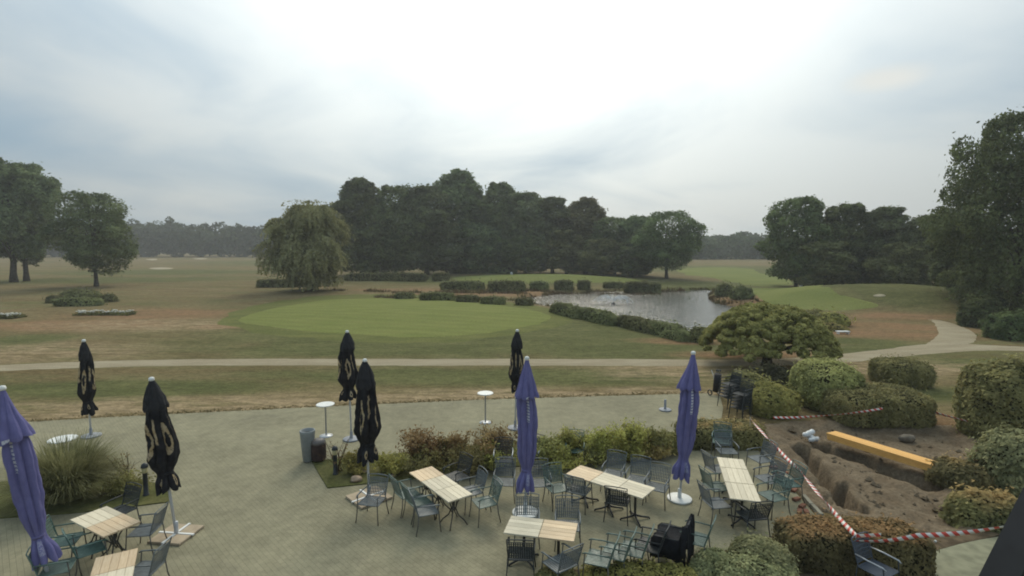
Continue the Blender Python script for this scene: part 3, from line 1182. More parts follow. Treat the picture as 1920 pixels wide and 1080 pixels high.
def clipped(name, label, cat, loc, size, mat, ls=0.09, n=4.0, rz=0.0, lump=0.06, cover=2.6, seed=0, group=None, low=0.35, core=0.93, freq=2.6):
    """a clipped shrub: dark woody core with leaves all over its surface"""
    rs = np.random.RandomState(seed + int(abs(loc[0]) * 13 + abs(loc[1]) * 31))
    ax = np.array([size[0] / 2, size[1] / 2, size[2] / (1 + low)])
    cz = ax[2] * low
    so_ = rs.rand(3) * 20

    def surf(d):
        r = super_radius(d, ax, n)
        q = d * r[:, None]
        l = fbm(q[:, 0] * freq / 1.3 + so_[0], q[:, 1] * freq / 1.3 + so_[1], q[:, 2] * freq / 1.3 + so_[2], 3)
        return q * (1 + lump * l)[:, None]
    area = 2 * (size[0] * size[2] + size[1] * size[2]) + size[0] * size[1]
    N = int(min(22000, area * cover / (ls * ls * 0.34)))
    # sample directions in proportion to the surface
    d = unit(unit(rs.normal(size=(N, 3))) * ax)
    P = surf(d)
    nr = unit(np.sign(P) * np.abs(P / ax) ** (n - 1) / ax)
    P = P - nr * np.abs(rs.normal(size=(N, 1))) * ls * 0.35 + nr * rs.uniform(-0.2, 0.5, (N, 1)) * ls
    stray = rs.rand(N) < 0.05
    P[stray] += (nr[stray] + np.array([0, 0, 0.5])) * rs.uniform(0.3, 1.9, (stray.sum(), 1)) * ls
    # thin places where the twigs show
    q_ = fbm(P[:, 0] * 3.1 / (0.5 + size[2]) + so_[1], P[:, 1] * 3.1 / (0.5 + size[2]) + so_[2], P[:, 2] * 3.1 / (0.5 + size[2]) + so_[0], 3)
    thin = (q_ < -0.62) & (rs.rand(N) < 0.6)
    P[thin] -= nr[thin] * ls * 2.2
    P[:, 2] += cz
    ok = P[:, 2] > 0.02
    V, F = leaf_quads(P[ok], nr[ok] + np.array([0, 0, 0.35]), ls * rs.uniform(0.45, 1.6, ok.sum()), rs, 0.45, 0.6)
    # core
    nu, nv = 20, 12
    th, ph = np.meshgrid(np.linspace(0, 2 * math.pi, nu, endpoint=False), np.linspace(-1.5, 1.5, nv))
    dd = np.stack([np.cos(ph) * np.cos(th), np.cos(ph) * np.sin(th), np.sin(ph)], -1).reshape(-1, 3)
    C = surf(unit(dd * ax)) * core
    C[:, 2] = np.maximum(C[:, 2] + cz, 0.0)
    i = np.arange(nu * nv).reshape(nv, nu)
    Fc = np.stack([i[:-1], np.roll(i, -1, 1)[:-1], np.roll(i, -1, 1)[1:], i[1:]], -1).reshape(-1, 4)
    Vall = np.vstack([V, C])
    Fall = np.vstack([F, Fc + len(V)])
    idx = np.concatenate([np.zeros(len(F), int), np.ones(len(Fc), int)])
    o = link(name, mesh_np(name, Vall, Fall, [mat, M_CORE], mat_idx=idx))
    o.location = loc
    o.rotation_euler = (0, 0, rz)
    return tag(o, label, cat, group)


M_CORE = plain('hedge_twigs', (0.045, 0.043, 0.024), 0.95, 0.02, var=0.3, scale=4)
M_BOX = foliage('leaf_hedge', (0.274, 0.269, 0.104), (0.417, 0.392, 0.154), scale=1.2)
M_BOXY = foliage('leaf_yellow_hedge', (0.281, 0.272, 0.082), (0.406, 0.366, 0.118), scale=1.2)
M_RUST = foliage('leaf_rusty_hedge', (0.186, 0.165, 0.074), (0.288, 0.254, 0.107), top=(0.36, 0.22, 0.10), scale=1.2)
M_LOWRUST = foliage('leaf_low_hedge', (0.194, 0.181, 0.078), (0.292, 0.259, 0.107), top=(0.421, 0.292, 0.121), scale=1.2)
M_GREYG = foliage('leaf_sage', (0.267, 0.273, 0.130), (0.397, 0.389, 0.194), scale=1.6)
M_PONDH = foliage('leaf_pond_hedge', (0.166, 0.170, 0.070), (0.260, 0.260, 0.112), scale=0.8)


def hedge_px(name, label, x0, x1, yt, yb, mat, depth=1.3, ls=0.16, n=4.0, rz=0.0, group=None, cat='hedge', lump=0.10, seed=0, low=0.35, wscale=1.0, **kw):
    b = g((x0 + x1) / 2, yb)
    yc = b.y + depth / 2 * 0.9
    c = Vector((b.x * yc / b.y, yc, 0))
    c.z = float(hz(c.x, c.y)[0]) - 0.03
    w = (x1 - x0) * yc / FPX * wscale
    h = at_depth((x0 + x1) / 2, yt, yc).z - c.z
    return clipped(name, label, cat, c, (w, depth, max(h, 0.3)), mat, ls, n, rz, lump, seed=seed, group=group, low=low, **kw)


PG = 'clipped hedges round the pond'
for k_, (x0, x1, yt, yb, lb) in enumerate([
        (648, 798, 512, 527, 'long low dark hedge in front of the wood right of the willow'),
        (812, 842, 512, 527, 'short dark hedge piece at the left tip of the far green'),
        (484, 552, 524, 539, 'low hedge at the left foot of the willow'),
        (828, 905, 527, 544, 'wide hedge block below the left end of the far green'),
        (917, 984, 527, 547, 'second hedge block along the far green, left of the pale small one'),
        (994, 1027, 528, 545, 'small pale hedge block between two gaps below the far green'),
        (1041, 1074, 526, 544, 'rounded hedge block below the middle of the far green'),
        (1084, 1106, 526, 544, 'narrow dark hedge cube behind the fountain'),
        (1132, 1168, 529, 546, 'hedge block behind the fountain, right of the narrow cube'),
        (1172, 1218, 529, 547, 'wide hedge block at the right end of the far green'),
        (1219, 1237, 531, 548, 'last small hedge on the far shore of the pond')]):
    hedge_px('pond_hedge', lb, x0, x1, yt, yb, M_PONDH, 1.5, 0.19, 5.5, group=PG, seed=k_, low=0.8, lump=0.09)
for k_, (x0, x1, yt, yb, lb) in enumerate([
        (742, 776, 549, 561, 'faint low hedge at the left start of the near pond shore'),
        (788, 852, 549, 564, 'dark hedge block behind the putting green, left of a gap'),
        (858, 897, 554, 567, 'short hedge block behind the putting green, third from the willow'),
        (903, 947, 557, 571, 'hedge block behind the right half of the putting green'),
        (968, 999, 560, 573, 'last small hedge block behind the putting green before the open water')]):
    hedge_px('pond_hedge', lb, x0, x1, yt, yb, M_PONDH, 1.2, 0.18, 5.5, group=PG, seed=20 + k_, low=0.8, lump=0.09)
for k_, (x0, y0_, x1, y1_, hh, lb) in enumerate([
        (1040, 585, 1088, 597, 0.95, 'upper left piece of the slanting near shore hedge'),
        (1088, 595, 1150, 609, 0.95, 'second piece of the slanting near shore hedge, in front of the fountain'),
        (1166, 610, 1226, 625, 0.85, 'third piece of the slanting near shore hedge after the gap'),
        (1222, 622, 1286, 640, 0.85, 'fourth and nearest piece of the slanting near shore hedge'),
        (1306, 638, 1322, 643, 0.9, 'stub of hedge half hidden by the mushroom shaped tree')]):
    a, b = g(x0, y0_), g(x1, y1_)
    c = (a + b) / 2
    c.z = float(hz(c.x, c.y)[0]) - 0.06
    clipped('pond_hedge', lb, 'hedge', c, ((b - a).length + 0.5, 1.25, hh + 0.1), M_PONDH, 0.14, 3.6, math.atan2(b.y - a.y, b.x - a.x), 0.12, seed=40 + k_, group=PG)
# shrubs on the right bank
for k_, (x0, x1, yt, yb, lb, mt) in enumerate([
        (1342, 1378, 533, 556, 'loose green shrub at the top of the right pond bank', M_PONDH),
        (1372, 1412, 537, 562, 'darker shrub next to the right pond bank below the side green', M_PONDH),
        (1512, 1548, 582, 601, 'dark clipped bush behind the mushroom shaped tree', M_BOX),
        (1544, 1584, 588, 612, 'pale green bush right of the mushroom shaped tree', M_BOXY),
        (1548, 1580, 608, 622, 'low green bush touching the right rim of the mushroom shaped tree', M_BOXY),
        (838, 918, 489, 513, 'grey rounded thicket at the edge of the dark wood', M_LEAF_GREY),
        (916, 968, 496, 513, 'smaller grey thicket left of the white marker', M_LEAF_GREY),
        (1806, 1872, 562, 616, 'dark round bush at the foot of the huge tree', M_LEAF_MID),
        (1858, 1935, 588, 640, 'dark spreading bush at the right edge above the path', M_LEAF_MID)]):
    hedge_px('bank_shrub', lb, x0, x1, yt, yb, mt, (x1 - x0) * 0.05 if x0 < 1500 else 2.4, 0.2, 2.4, cat='bush', lump=0.16, seed=60 + k_)
# round hedge island on the left lawn
for k_, (x0, x1, yt, yb, lb) in enumerate([
        (122, 186, 544, 562, 'dark raised centre hedge of the round planting on the left lawn'),
        (90, 120, 554, 568, 'left end hedge of the round planting on the left lawn'),
        (104, 194, 559, 574, 'low front hedge of the round planting on the left lawn'),
        (193, 217, 552, 567, 'right end hedge of the round planting on the left lawn')]):
    hedge_px('island_hedge', lb, x0, x1, yt, yb, M_PONDH, 1.3 if k_ else 2.4, 0.2, 3, seed=80 + k_, group='hedges of the round planting', lump=0.12)

def hedge_box(name, label, x0, x1, yback, yfront, ybase, mat, ls, n=6.0, rz=0.0, cat='hedge', seed=0, lump=0.04, **kw):
    """clipped block from its back top edge, front top edge and foot in the photo"""
    u = (x0 + x1) / 2
    b = at(u, ybase)
    h = at_depth(u, yfront, b.y).z
    back = at(u, yback, h).y
    dep = max(back - b.y, 0.6)
    yc = b.y + dep / 2
    w = (x1 - x0) * (b.y + dep * 0.25) / FPX
    return clipped(name, label, cat, Vector((b.x * yc / b.y, yc, -0.03)), (w, dep * 1.04, h + 0.03), mat, ls, n, rz, lump, seed=seed, low=0.85, **kw)


# garden right of the terrace
hedge_box('clipped_bush', 'tall dark rounded bush right of the mushroom shaped tree trunk', 1490, 1598, 664, 690, 780, M_BOX, 0.082, 2.7, cat='bush', seed=100, lump=0.06)
hedge_box('clipped_bush', 'compact square bush farthest back beside the gravel path', 1642, 1732, 667, 684, 730, M_BOX, 0.082, 4.0, cat='bush', seed=101)
hedge_box('box_hedge', 'flat-topped dark box hedge behind the barrier tape', 1545, 1720, 715, 746, 802, M_BOX, 0.078, 7, rz=-0.06, seed=102)
hedge_box('golden_bush', 'yellow-green clipped bush in front of the mushroom shaped tree', 1394, 1484, 712, 738, 786, M_BOXY, 0.09, 3.4, cat='bush', seed=103, lump=0.06)
hedge_px('golden_bush', 'dull green bush behind the yellow-green one beside the paving', 1362, 1440, 700, 752, M_BOX, 1.8, 0.10, 2.6, cat='bush', seed=104)
hedge_box('low_hedge', 'low brownish hedge closing the far side of the terrace', 1268, 1428, 784, 806, 844, M_LOWRUST, 0.075, 8, seed=105)
hedge_px('spreading_shrub', 'dark cone of ground-hugging shrub under the mushroom shaped tree', 1378, 1502, 684, 738, foliage('leaf_black_green', (0.050, 0.050, 0.028), (0.075, 0.074, 0.040)), 2.6, 0.11, 1.5, cat='bush', seed=106, low=0.15)
hedge_px('tall_bush', 'tall upright bush at the right edge behind the dug-up soil', 1815, 1945, 682, 842, M_BOX, 2.2, 0.10, 3.2, cat='bush', seed=107, lump=0.10)
hedge_px('round_bush', 'round pale green bush at the right edge below the tall upright one', 1848, 1960, 812, 945, M_GREYG, 1.9, 0.09, 2.4, cat='bush', seed=108, lump=0.12)
hedge_px('pit_bush', 'brownish bush overhanging the right end of the trench', 1748, 1850, 866, 935, M_LOWRUST, 1.3, 0.08, 2.3, cat='bush', seed=109, lump=0.14)
hedge_px('pit_bush', 'low tangled scrub between the dug-up soil and the near barrier tape', 1772, 1935, 926, 1004, M_LOWRUST, 1.4, 0.08, 2.2, cat='bush', seed=110, lump=0.18)
hedge_box('front_hedge', 'large hedge with rust-brown top beside the near barrier tape', 1458, 1726, 963, 1010, 1084, M_RUST, 0.06, 6, rz=-0.06, seed=111)
hedge_px('sage_bush', 'pale sage-green bush left of the rust-topped hedge', 1370, 1484, 1016, 1100, M_GREYG, 1.1, 0.055, 2.3, cat='bush', seed=112, lump=0.12)
hedge_px('sage_bush', 'small twiggy pale bush right of the row of chairs', 1288, 1376, 1036, 1094, M_GREYG, 0.8, 0.05, 2.1, cat='bush', seed=113, lump=0.22)
hedge_px('sage_bush', 'low yellow-green planting along the bottom edge below the row of chairs', 1090, 1310, 1066, 1118, M_BOXY, 0.8, 0.055, 2.6, cat='bush', seed=114, lump=0.22)
hedge_px('sage_bush', 'pale bush at the bottom edge in front of the sage-green one', 1330, 1500, 1056, 1130, M_GREYG, 0.9, 0.055, 2.4, cat='bush', seed=115, lump=0.15)
hedge_px('sage_bush', 'low brownish plant at the bottom edge left of the yellow-green planting', 1000, 1085, 1070, 1118, M_LOWRUST, 0.6, 0.05, 2.2, cat='bush', seed=116, lump=0.25)


# mushroom shaped tree
def build_topiary():
    b = g(1437, 686)
    yc = b.y
    t = empty('mushroom_tree', b)
    rs = np.random.RandomState(5)
    W = 246 * yc / FPX
    zt = at_depth(1437, 565, yc).z
    zr = at_depth(1437, 660, yc).z
    h = zt - zr
    blobs = []
    for i in range(720):
        a = rs.rand() * 6.283
        q = math.sqrt(rs.rand())
        r = rs.uniform(0.13, 0.30)
        dome = zr + 0.2 + (h - 0.35) * (1 - q ** 2.4) ** 0.7
        z = dome - rs.rand() ** 2 * 0.35 * (dome - zr)
        blobs.append((np.array([q * (W / 2 - r * 0.8) * math.cos(a), q * (W / 2 - r * 0.8) * math.sin(a), max(z - r * 0.3, zr + 0.22)]), r))
    P, D = blob_points(blobs, 100000, rs, 0.12, 0.7, 0.8)
    V, F = leaf_quads(P, D + np.array([0, 0, 0.5]), 0.15 * rs.uniform(0.6, 1.3, len(P)), rs, 0.55, 0.6)
    m = foliage('leaf_topiary', (0.223, 0.202, 0.068), (0.334, 0.292, 0.110), scale=1.3)
    link('crown', mesh_np('crown', V, F, [m]), t)
    mb = MB()
    mb.tube([(0, 0, -0.2), (0.03, 0, 0.4), (-0.02, 0, 0.8), (0, 0, zr + 0.5)], [0.34, 0.24, 0.21, 0.18], 10)
    for i in range(11):
        a = i * 0.571 + rs.rand() * 0.4
        q = rs.uniform(0.5, 0.9) * W / 2
        mb.tube([(0, 0, zr - 0.1), (q * 0.4 * math.cos(a), q * 0.4 * math.sin(a), zr + 0.4), (q * math.cos(a), q * math.sin(a), zr + 0.55)], [0.12, 0.08, 0.02], 6)
    mb.build('trunk', M_BARK, t)
    tag(t, 'mushroom shaped clipped tree on a short dark trunk beside the path', 'tree')


build_topiary()


# loose shrubs with visible stems
def loose_shrub(name, label, x0, x1, yt, yb, mat, seed, leaves=2600, ls=0.075, stems=26, dry=False, group=None, twig=(0.11, 0.075, 0.045)):
    b = at((x0 + x1) / 2, yb, 0.04)
    W = (x1 - x0) * b.y / FPX * 1.12
    H = at_depth((x0 + x1) / 2, yt, b.y).z
    rs = np.random.RandomState(seed)
    t = empty(name, b)
    mb = MB()
    P, D = [], []
    for i in range(stems):
        a = rs.rand() * 6.283
        q = math.sqrt(rs.rand()) * W * 0.5
        hh = H * rs.uniform(0.45, 1.0) * (1 - 0.28 * (q / (W * 0.5)) ** 2)
        tip = Vector((q * math.cos(a), q * math.sin(a) * 0.8, hh))
        st = Vector((rs.normal() * W * 0.07, rs.normal() * W * 0.06, 0))
        tip = tip + Vector((rs.normal() * W * 0.08, rs.normal() * W * 0.08, abs(rs.normal()) * H * 0.05 if i % 5 == 0 else 0))
        mid = st.lerp(tip, 0.5) + Vector((rs.normal() * 0.04, rs.normal() * 0.04, 0.06 * H))
        mb.tube([st, mid, tip], [0.013, 0.009, 0.004], 4, False)
        k = int(leaves / stems)
        s = rs.beta(2.4, 1.2, k)
        c = np.outer(1 - s, np.array(st)) + np.outer(s, np.array(tip)) + rs.normal(size=(k, 3)) * 0.10 * W * (0.3 + s[:, None] * 0.5)
        P.append(c)
        D.append(unit(c - np.array([0, 0, H * 0.3])))
        for _ in range(3):
            f = st.lerp(tip, rs.uniform(0.4, 0.9))
            mb.tube([f, f + Vector((rs.normal() * 0.13, rs.normal() * 0.13, abs(rs.normal()) * 0.14))], [0.006, 0.002], 3, False)
    mb.build('stem', plain('twig_' + mat.name, twig, 0.95, 0.05, var=0.3), t)
    P, D = np.vstack(P), np.vstack(D)
    ok = P[:, 2] > 0.02
    V, F = leaf_quads(P[ok], D[ok], ls * rs.uniform(0.5, 1.3, ok.sum()), rs, 0.8, 0.5)
    link('foliage', mesh_np('foliage', V, F, [mat]), t)
    return tag(t, label, 'shrub', group)


M_RED = foliage('leaf_russet', (0.310, 0.207, 0.086), (0.437, 0.322, 0.139), scale=2.0)
M_YG = foliage('leaf_yellow_green', (0.348, 0.323, 0.091), (0.480, 0.439, 0.132), scale=2.0)
M_OLV = foliage('leaf_olive_shrub', (0.265, 0.248, 0.090), (0.381, 0.351, 0.136), scale=2.0)
SG = 'loose shrubs in the planting bed'
for args in [(748, 832, 798, 872, M_RED, 'russet shrub with orange leaves, leftmost of the tall ones in the bed'),
             (834, 888, 806, 866, M_RED, 'middle russet shrub in the bed'),
             (890, 972, 792, 866, M_RED, 'tallest russet shrub behind the black chairs'),
             (826, 912, 838, 886, M_OLV, 'low olive shrub in front of the middle russet one'),
             (758, 830, 842, 892, M_OLV, 'low mixed green shrub behind the far end of the three-part slanting table'),
             (1000, 1062, 814, 872, M_OLV, 'olive shrub right of the middle purple parasol'),
             (1040, 1090, 797, 862, M_YG, 'yellow-green shrub behind the teal chair'),
             (1092, 1152, 800, 864, M_YG, 'bright yellow-green shrub in the middle of the bed'),
             (1152, 1216, 784, 858, M_YG, 'tallest yellow-green shrub with a pointed shoot'),
             (1200, 1258, 800, 852, M_OLV, 'olive shrub left of the right purple parasol'),
             (1244, 1290, 806, 850, M_OLV, 'last olive shrub at the end of the bed beside the low hedge'),
             (1000, 1090, 838, 874, M_YG, 'low yellow-green cushion in front of the olive shrub, left of the teal chair'),
             (1084, 1160, 832, 868, M_OLV, 'low olive cushion in front of the bright yellow-green shrub'),
             (1146, 1216, 828, 862, M_YG, 'low yellow-green cushion in front of the tallest yellow-green shrub'),
             (1198, 1262, 828, 856, M_RED, 'low pinkish-brown plant at the right end of the bed'),
             (880, 958, 836, 878, M_YG, 'low yellow-green cushion left of the black chair with pale armrests'),
             (812, 856, 818, 862, M_OLV, 'small green shrub squeezed between the first two russet ones'),
             (640, 692, 850, 886, M_YG, 'small lime shrub beside the lamp bollard'),
             (706, 772, 852, 886, M_YG, 'small lime shrub right of the white parasol pole')]:
    x0, x1, yt, yb, mt, lb = args
    big_ = (yb - yt) > 50
    loose_shrub('loose_shrub', lb, x0, x1, yt, yb, mt, x0, 3600 if big_ else 2400, 0.085, 26 if big_ else 18, group=SG)
loose_shrub('dry_shrub', 'thin bare twiggy shrub between the ornamental grass and the lamp bollard', 208, 262, 834, 908, M_RED, 77, 130, 0.06, 16, twig=(0.16, 0.12, 0.08))
loose_shrub('loose_shrub', 'low green shrub at the foot of the bare twiggy one', 196, 270, 890, 924, M_OLV, 78, 2600, 0.08, 22, group=SG)
loose_shrub('dry_shrub', 'thin bare twigs between the planter and the white parasol pole', 600, 668, 806, 884, M_RED, 79, 90, 0.05, 12, twig=(0.20, 0.15, 0.11))


def build_ornamental_grass():
    b = at(128, 958, 0.04)
    yc = b.y + 0.7
    c = Vector((b.x * yc / b.y, yc, 0.04))
    W = 172 * yc / FPX
    H = at_depth(128, 826, yc).z
    rs = np.random.RandomState(3)
    V, F = [], []
    for i in range(5200):
        a = rs.rand() * 6.283
        q0 = math.sqrt(rs.rand()) * 0.42
        reach = rs.uniform(0.15, 1.0) * W * 0.52
        hh = H * rs.uniform(0.6, 1.06) * (1 - 0.35 * (reach / (W * 0.52)) ** 2)
        a2 = a + rs.normal() * 0.35
        d = np.array([math.cos(a2), math.sin(a2)])
        side = np.array([-d[1], d[0]])
        st = np.array([q0 * math.cos(a), q0 * math.sin(a)])
        w = rs.uniform(0.009, 0.018)
        base = len(V)
        droop = rs.uniform(0.25, 1.0)
        for k in range(6):
            s = k / 5
            xy = st + d * reach * s ** 1.5
            z = hh * (1.35 * s - droop * 0.95 * s ** 2.4) if s else 0
            z = max(z, 0.02)
            ww = w * (1 - 0.85 * s)
            for sg in (-1, 1):
                V.append((xy[0] + side[0] * ww * sg, xy[1] + side[1] * ww * sg, z))
        for k in range(5):
            F.append((base + 2 * k, base + 2 * k + 1, base + 2 * k + 3, base + 2 * k + 2))
    m = foliage('blade_pampas', (0.206, 0.200, 0.088), (0.319, 0.300, 0.150), scale=5.0, trans=0.35)
    o = link('ornamental_grass', mesh_np('ornamental_grass', V, np.array(F), [m]))
    o.location = c
    tag(o, 'big fountain of ornamental grass in the left corner bed', 'grass clump')


build_ornamental_grass()


# rough tufts along the paving edge and over the nearer lawn
def build_tufts():
    rs = np.random.RandomState(12)
    V, F = [], []
    edge = [gp(u, v) for u, v in patio_px[:9]]
    pts_ = []
    for (x1, y1), (x2, y2) in zip(edge[1:-1], edge[2:]):
        ln = math.hypot(x2 - x1, y2 - y1)
        for _ in range(int(ln * 55)):
            t = rs.rand()
            off = abs(rs.normal()) * 0.22 - 0.07
            pts_.append((x1 + (x2 - x1) * t, y1 + (y2 - y1) * t + off))
    for _ in range(0):
        y = rs.uniform(20.5, 40)
        x = rs.uniform(-1.05, 1.05) * y
        if abs(y - 29.8) < 1.5:
            continue
        pts_.append((x, y))
    P = np.array(pts_)
    d1 = signed_distance([gp(u, v) for u, v in patio_px] + [(4.4, 8), (-22, 8)], P[:, 0], P[:, 1])
    d2 = signed_distance([tuple(g(u, v)[:2]) for u, v in [(425, 602), (610, 553), (910, 562), (1080, 595), (920, 640), (630, 644)]], P[:, 0], P[:, 1])
    right = (P[:, 0] > 12) & (P[:, 1] > 26)
    P = P[(d1 > -0.06) & (d2 > 0.5) & ~right]
    z = hz(P[:, 0], P[:, 1])
    for (x, y), zz in zip(P, z):
        for _ in range(4):
            a = rs.rand() * 6.283
            h = rs.uniform(0.02, 0.06)
            w = rs.uniform(0.012, 0.03)
            l = rs.normal(size=2) * 0.04
            b = len(V)
            V += [(x + math.cos(a) * w, y + math.sin(a) * w, zz), (x - math.cos(a) * w, y - math.sin(a) * w, zz), (x + l[0], y + l[1], zz + h)]
            F.append((b, b + 1, b + 2))
    m = foliage('straw_blades', (0.20, 0.165, 0.085), (0.30, 0.235, 0.13), scale=1.0, trans=0.5)
    o = link('grass', mesh_np('grass', V, np.array(F), [m]))
    tag(o, 'dry tufts of lawn grass along the paving edge', 'grass', kind='stuff')


build_tufts()


# flower beds on the left lawn
def flower_bed(name, label, x0, x1, yt, yb, seed):
    b = g((x0 + x1) / 2, yb)
    W = (x1 - x0) * b.y / FPX
    rs = np.random.RandomState(seed)
    t = empty(name, b)
    n = 900
    P = np.stack([rs.uniform(-W / 2, W / 2, n), rs.uniform(0, 1.4, n), np.abs(rs.normal(size=n)) * 0.12 + 0.03], 1)
    V, F = leaf_quads(P, np.tile([0, 0, 1.0], (n, 1)), 0.22, rs, 0.8, 0.6)
    link('foliage', mesh_np('foliage', V, F, [M_PONDH]), t)
    m = plain('white_petals', (0.62, 0.60, 0.52), 0.8, 0.1)
    for i in range(9):
        mb = MB()
        cx, cy_ = rs.uniform(-W / 2, W / 2), rs.uniform(0.1, 1.2)
        for _ in range(14):
            mb.lathe([(0.02, -0.02), (0.085, 0.0), (0.06, 0.05), (0.01, 0.06)], 6, (cx + rs.normal() * 0.22, cy_ + rs.normal() * 0.14, 0.26 + rs.rand() * 0.14))
        mb.build('flower_cluster', m, t)
    return tag(t, label, 'flower bed')


flower_bed('flower_bed', 'bed of white flowers in front of the round hedge planting', 134, 240, 578, 592, 4)
flower_bed('flower_bed', 'white flowers in a dark bed cut off by the left edge', -40, 24, 586, 598, 6)


def build_reeds():
    rs = np.random.RandomState(55)
    P = np.array(POND)
    Q = np.roll(P, -1, 0)
    V, F = [], []
    strips = []
    for p, q in zip(P, Q):
        ln = np.hypot(*(q - p))
        t = (q - p) / (ln + 1e-9)
        n = np.array([t[1], -t[0]])
        mid = (p + q) / 2
        if signed_distance(POND, np.array([mid[0] + n[0] * 0.3]), np.array([mid[1] + n[1] * 0.3]))[0] < 0:
            n = -n
        strips.append((p, q, n, ln, 34, 0.55))
    # dry ditch planting left of the open water
    for a, b in (((620, 545), (990, 553)), ((700, 556), (990, 566)), ((830, 547), (1240, 548)), ((1345, 548), (1500, 590)), ((1035, 583), (1160, 604))):
        p, q = np.array(gp(*a)), np.array(gp(*b))
        strips.append((p, q, np.array([0, 1.0]), np.hypot(*(q - p)), 42, 0.9))
    for p, q, n, ln, dens, wd in strips:
        for _ in range(int(ln * dens)):
            c = p + (q - p) * rs.rand() + n * abs(rs.normal()) * wd
            clump = fbm(c[0] * 0.6, c[1] * 0.6, 7.7, 2)
            if clump < -0.25:
                continue
            z = float(-0.4 if False else 0)
            h = rs.uniform(0.15, 0.55) * (0.8 + 0.7 * max(clump, 0))
            for _ in range(2):
                a = rs.rand() * 6.283
                w = rs.uniform(0.03, 0.09)
                l = rs.normal(size=2) * 0.12
                V.append((c[0], c[1], a, w, h * rs.uniform(0.6, 1.1), l[0], l[1]))
    W = np.array(V)
    z = np.maximum(hz(W[:, 0], W[:, 1]), -0.42)
    dx, dy = np.cos(W[:, 2]) * W[:, 3], np.sin(W[:, 2]) * W[:, 3]
    a = np.stack([W[:, 0] + dx, W[:, 1] + dy, z], 1)
    b = np.stack([W[:, 0] - dx, W[:, 1] - dy, z], 1)
    c = np.stack([W[:, 0] + W[:, 5], W[:, 1] + W[:, 6], z + W[:, 4]], 1)
    VV = np.stack([a, b, c], 1).reshape(-1, 3)
    FF = np.arange(len(VV)).reshape(-1, 3)
    m = foliage('reed_blades', (0.190, 0.140, 0.075), (0.150, 0.150, 0.062), scale=0.25, trans=0.35)
    o = link('reeds', mesh_np('reeds', VV, FF, [m]))
    tag(o, 'ragged reeds and dry weeds along the pond margin', 'reeds', kind='stuff')


build_reeds()


# ------------------------------------------------------------------ garden furniture
M_CGREEN = plain('chair_green_metal', (0.105, 0.155, 0.130), 0.45, 0.4, var=0.18, scale=9)
M_CSLATE = plain('chair_slate_metal', (0.130, 0.148, 0.152), 0.45, 0.4, var=0.18, scale=9)
M_CDARK = plain('chair_dark_metal', (0.030, 0.036, 0.038), 0.5, 0.35, var=0.2, scale=9)
M_CTEAL = plain('chair_teal_metal', (0.075, 0.140, 0.122), 0.45, 0.4, var=0.18, scale=9)
M_LEG = plain('chair_leg_metal', (0.105, 0.098, 0.078), 0.5, 0.4, var=0.2, scale=9)
M_SILVER = plain('worn_aluminium', (0.42, 0.44, 0.45), 0.4, 0.5, metal=0.3, var=0.1)


